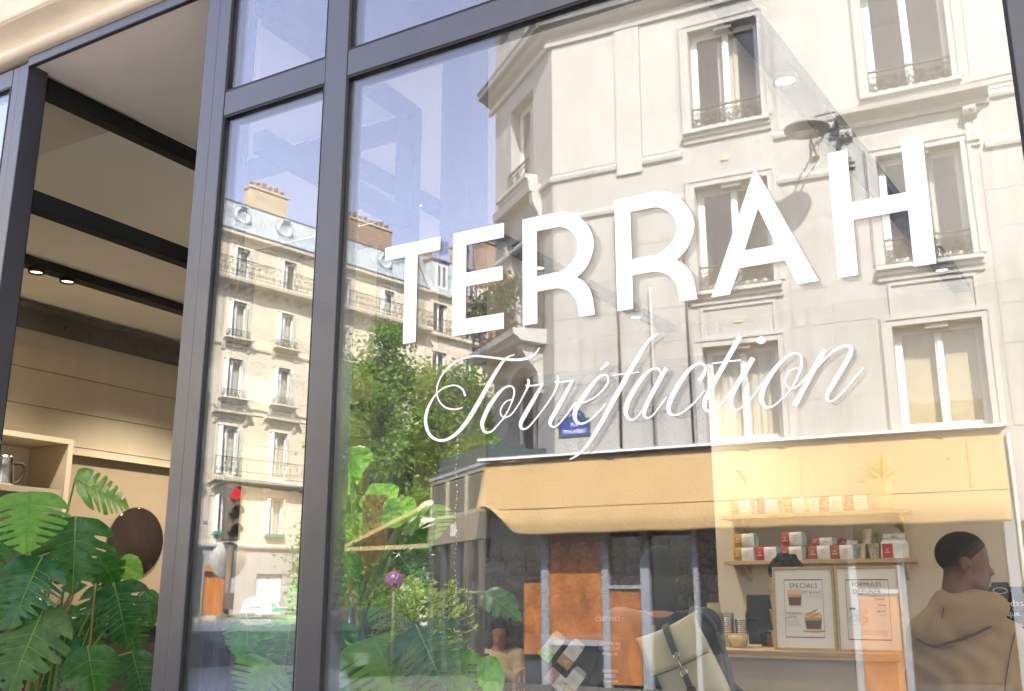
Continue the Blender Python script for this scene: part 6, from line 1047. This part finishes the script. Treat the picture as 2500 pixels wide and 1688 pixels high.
# ------------------------------------------------------------------ trees
def tree(label, x, y, h, r, m, seed, low=1.8, nl=24000, size=.118):
    t = thing('street_tree', label, 'tree', (x, y, 0), 0, 'trees along the boulevard'); q = np.random.default_rng(seed)
    MB().tube(catmull([(0, 0, -.05), (.05, .03, h*.3), (-.05, .06, h*.6), (.03, 0, h*.92)], 6), [.16-.135*k/18 for k in range(19)], 9).build('trunk', 'bark', t)
    cen = []; mb = MB()
    for k in range(64):
        z = low+.4+(h-low-.7)*q.random()**.85; f = (z-low)/(h-low); env = r*(math.sin(math.pi*min(1, f*.86+.14)))**.6; a = q.uniform(0, 6.28); d = env*q.random()**.5; c = np.array((d*math.cos(a), d*math.sin(a), z)); cen.append(c)
        if k % 3 == 0: mb.tube(catmull([(0, 0, max(z-.35*d-.6, low*.7)), tuple(c*np.array((.5, .5, 1))-np.array((0, 0, .25))), tuple(c)], 4), [.05-.042*i/8 for i in range(9)], 5)
    mb.build('limb', 'bark', t); cen = np.array(cen); n = nl; ci = q.integers(0, len(cen), n); P = cen[ci]+q.normal(0, 1, (n, 3))*np.array((.34, .34, .26))*(.55+.65*q.random((len(cen), 1)))[ci]
    d = q.normal(0, 1, (n, 3)); d /= np.linalg.norm(d, axis=1)[:, None]; e = np.cross(d, q.normal(0, 1, (n, 3))); e /= np.linalg.norm(e, axis=1)[:, None]; s = (size*(.6+.7*q.random(n)))[:, None]
    V = np.stack([P-d*s*.5, P+e*s*.36, P+d*s*.5, P-e*s*.36], 1).reshape(-1, 3); me = bpy.data.meshes.new('crown'); me.from_pydata(V.tolist(), [], np.arange(4*n).reshape(-1, 4).tolist()); me.materials.append(M[m]); me.update(); o = link('crown', me, t); o['kind'] = 'stuff'; return t
tree('tall slender boulevard tree with a fresh green crown behind the letter T', -16.6, -19.7, 8.9, 1.55, 'foliage', 11); tree('bushy boulevard tree nearest the cafe corner', -14.5, -19.9, 7.7, 1.15, 'foliage', 12, 1.6); tree('low bright green tree beside the traffic light', -17.2, -18.9, 3.7, .72, 'foliage2', 13, .8, 9000); tree('darker tree further along the boulevard', -21.4, -25.5, 8.2, 2.1, 'foliage', 14); tree('far tree down the boulevard behind the others', -19.6, -30.0, 8.6, 2.1, 'foliage', 15)
t = thing('darkening_shrub', 'dark clipped shrub added to darken the reflection under the boulevard trees', 'shrub', (-15.3, -17.6, 0)); clumps(t, 'foliage', 'foliage3', [(.42*i-1.6, .2*math.sin(i), .8+.45*(i % 3)) for i in range(9)], 520, .11, (.26, .3, .34), 9); MB().box(-1.7, -.35, 0, 1.7, .35, .45).build('trough', 'fascia', t)  # shrub put in to darken the pale view below the crowns
# ------------------------------------------------------------------ traffic light, signs, cars
t = thing('traffic_light', 'traffic light showing red with a round mirror disc on its post', 'traffic light', (-12.72, -10.62, -.15), R(-64)); MB().tube([(0, 0, 0), (0, 0, 2.5)], .06, 12).build('post', 'signalbody', t); MB().lathe([(.11, 0), (.11, .3), (.06, .36)], n=14).build('base', 'signalbody', t)
h_ = bevel(MB().box(-.14, -.10, 2.58, .14, .10, 3.52).build('housing', 'signalbody', t), .02, 2)
for k, (z_, m) in enumerate(((3.36, 'redsignal'), (3.05, 'blackgloss'), (2.74, 'blackgloss'))):
    MB().lathe([(0, .10), (.10, .10), (.09, .125), (0, .13)], ax='y', n=20).build('lens', m, h_, loc=(0, .0, z_)); MB().add([(.115*math.cos(a), y, .115*math.sin(a)) for a in np.linspace(-.2, 3.34, 11) for y in (.10, .30)], [(2*i, 2*i+2, 2*i+3, 2*i+1) for i in range(10)], True).build('visor', 'signalbody', h_, loc=(0, 0, z_))
MB().lathe([(0, -.015), (.30, -.012), (.31, 0), (.30, .012), (0, .015)], ax='y', n=28).build('disc', 'lampgrey', t, loc=(0, -.09, 2.25)); bevel(MB().box(-.07, .06, 1.45, .07, .2, 1.72).build('call_box', 'signalbody', t), .01, 1)
t = thing('no_parking_sign', 'round blue no stopping sign with red cross bars on a grey post', 'road sign', (-11.2, -13.2, -.0), R(-45)); MB().tube([(0, -.02, 0), (0, -.02, 2.0)], .025, 10).build('post', 'signalbody', t); MB().lathe([(0, 0), (.17, 0), (.17, .01), (0, .01)], ax='y', n=32).build('disc', 'signred', t, loc=(0, .02, 1.80)); MB().lathe([(0, .011), (.135, .011), (.135, .014), (0, .014)], ax='y', n=32).build('face', 'signblue', t, loc=(0, .02, 1.80))
for s in (1, -1): MB().profy([(-.12, -.015), (.12, -.015), (.12, .015), (-.12, .015)], .0145+.001*s, .017+.001*s).build('cross_bar', 'signred', t, loc=(0, .02, 1.80), rot=(0, R(45*s), 0))
def car(name, label, x, y, rz, paint, cat='car'):
    t = thing(name, label, cat, (x, y, -.16), rz); L, W, H = 4.5, 1.8, 1.50
    secs = []   # (x, half width low, half width at belt, roof half width, belt z, top z)
    for (px, belt, top) in ((-2.25, .62, .64), (-2.15, .90, .92), (-1.75, .96, .99), (-1.25, .97, 1.38), (-.7, .97, 1.48), (.1, .96, 1.49), (.75, .95, 1.36), (1.25, .93, .96), (1.9, .84, .87), (2.18, .70, .72), (2.25, .50, .52)):
        e = 1-.10*abs(px/2.25)**3; secs.append([(px, s*W/2*e*k, z) for k, z in ((.86, .22), (.98, .40), (1., .62*belt/.96+.0), (.97, belt), (.80 if top-belt > .1 else .93, top-.02), (.62, top)) for s in (1,)])
    vs = []; 
    for s_ in secs: vs += s_ + [(p[0], -p[1], p[2]) for p in s_[::-1]]
    n_ = 12; fs = [(i*n_+k, (i+1)*n_+k, (i+1)*n_+(k+1) % n_, i*n_+(k+1) % n_) for i in range(len(secs)-1) for k in range(n_)] + [tuple(range(n_))[::-1], tuple(range((len(secs)-1)*n_, len(secs)*n_))]
    o = MB().add(vs, fs, True).build('body', paint, t); sb = o.modifiers.new('sub', 'SUBSURF'); sb.levels = sb.render_levels = 2
    for s in (1, -1):
        q = [(-1.15, .99, 1.0), (-.85, 1.40, .80), (.0, 1.42, .80), (0.0, .99, 1.0)]; MB().add([(a, s*W/2*k*.985+s*.004, z) for a, z, k in q], [(0, 1, 2, 3)]).build('side_window', 'carglass', t); q = [(.06, .99, 1.0), (.06, 1.42, .80), (.45, 1.38, .80), (.98, .99, .99)]; MB().add([(a, s*W/2*k*.985+s*.004, z) for a, z, k in q], [(0, 1, 2, 3)]).build('side_window', 'carglass', t)
        for px in (-1.4, 1.4): w_ = MB().lathe([(.17, -.10), (.31, -.10), (.33, -.06), (.33, .06), (.31, .10), (.17, .10)], ax='y', n=28).build('tyre', 'tyre', t, loc=(px, s*.80, .33)); MB().lathe([(0, -.085), (.19, -.09), (.2, .09), (0, .085)], ax='y', n=16).build('rim', 'chrome', w_)
        bevel(MB().box(-2.22, s*.55, .78, -2.10, s*.82, .92).build('tail_light', 'redlens', t), .01, 1); bevel(MB().box(2.06, s*.5, .62, 2.16, s*.8, .72).build('headlight', 'tyre', t), .01, 1); MB().box(.72, s*.93, 1.0, .88, s*1.06, 1.12).build('mirror', paint, t)
    MB().add([(.82, -.72, 1.34), (.82, .72, 1.34), (1.30, .80, .975), (1.30, -.80, .975)], [(3, 2, 1, 0)]).build('windscreen', 'carglass', t); MB().add([(-1.28, .70, 1.37), (-1.28, -.70, 1.37), (-1.80, -.78, 1.0), (-1.80, .78, 1.0)], [(3, 2, 1, 0)]).build('rear_window', 'carglass', t); return t
tx_ = car('taxi', 'dark taxi with a white and green roof sign waiting at the junction', -7.75, -6.2, R(44), 'carwhite', 'taxi')
sg = MB(); sg.prism([(-.16, 1.50), (.16, 1.50), (.13, 1.62), (.05, 1.66), (-.05, 1.66), (-.13, 1.62)], lambda a, b: (-.05, a, b), lambda a, b: (.07, a, b)); sg = sg.build('roof_sign', 'taxiwhite', tx_, loc=(.05, 0, 0)); MB().add([(-.052, -.17, 1.505), (-.052, -.30, 1.505), (-.052, -.12, 1.63), (.07, -.17, 1.505), (.07, -.30, 1.505), (.07, -.12, 1.63)], [(0, 1, 2), (3, 5, 4), (0, 2, 5, 3), (1, 4, 5, 2), (0, 3, 4, 1)]).build('sign_wing', 'taxigreen', sg)
for s in (1, -1): text('lettering', 'TAXI', .085, 'blackprint', sg, (.072 if s > 0 else -.052, 0, 1.535), (R(90), 0, R(90*s)), 'CENTER', .001)
car('parked_car', 'dark blue car with a glowing tail light in the lane beside the taxi', -11.2, -5.4, R(180), 'cardark'); car('parked_car', 'dark car parked on the far side of the junction', -15.2, -9.2, R(176), 'cardark'); car('parked_car', 'dark car added to deepen the shade under the boulevard trees', -14.3, -15.4, R(102), 'cardark')  # last car added to darken the road where tree shade falls
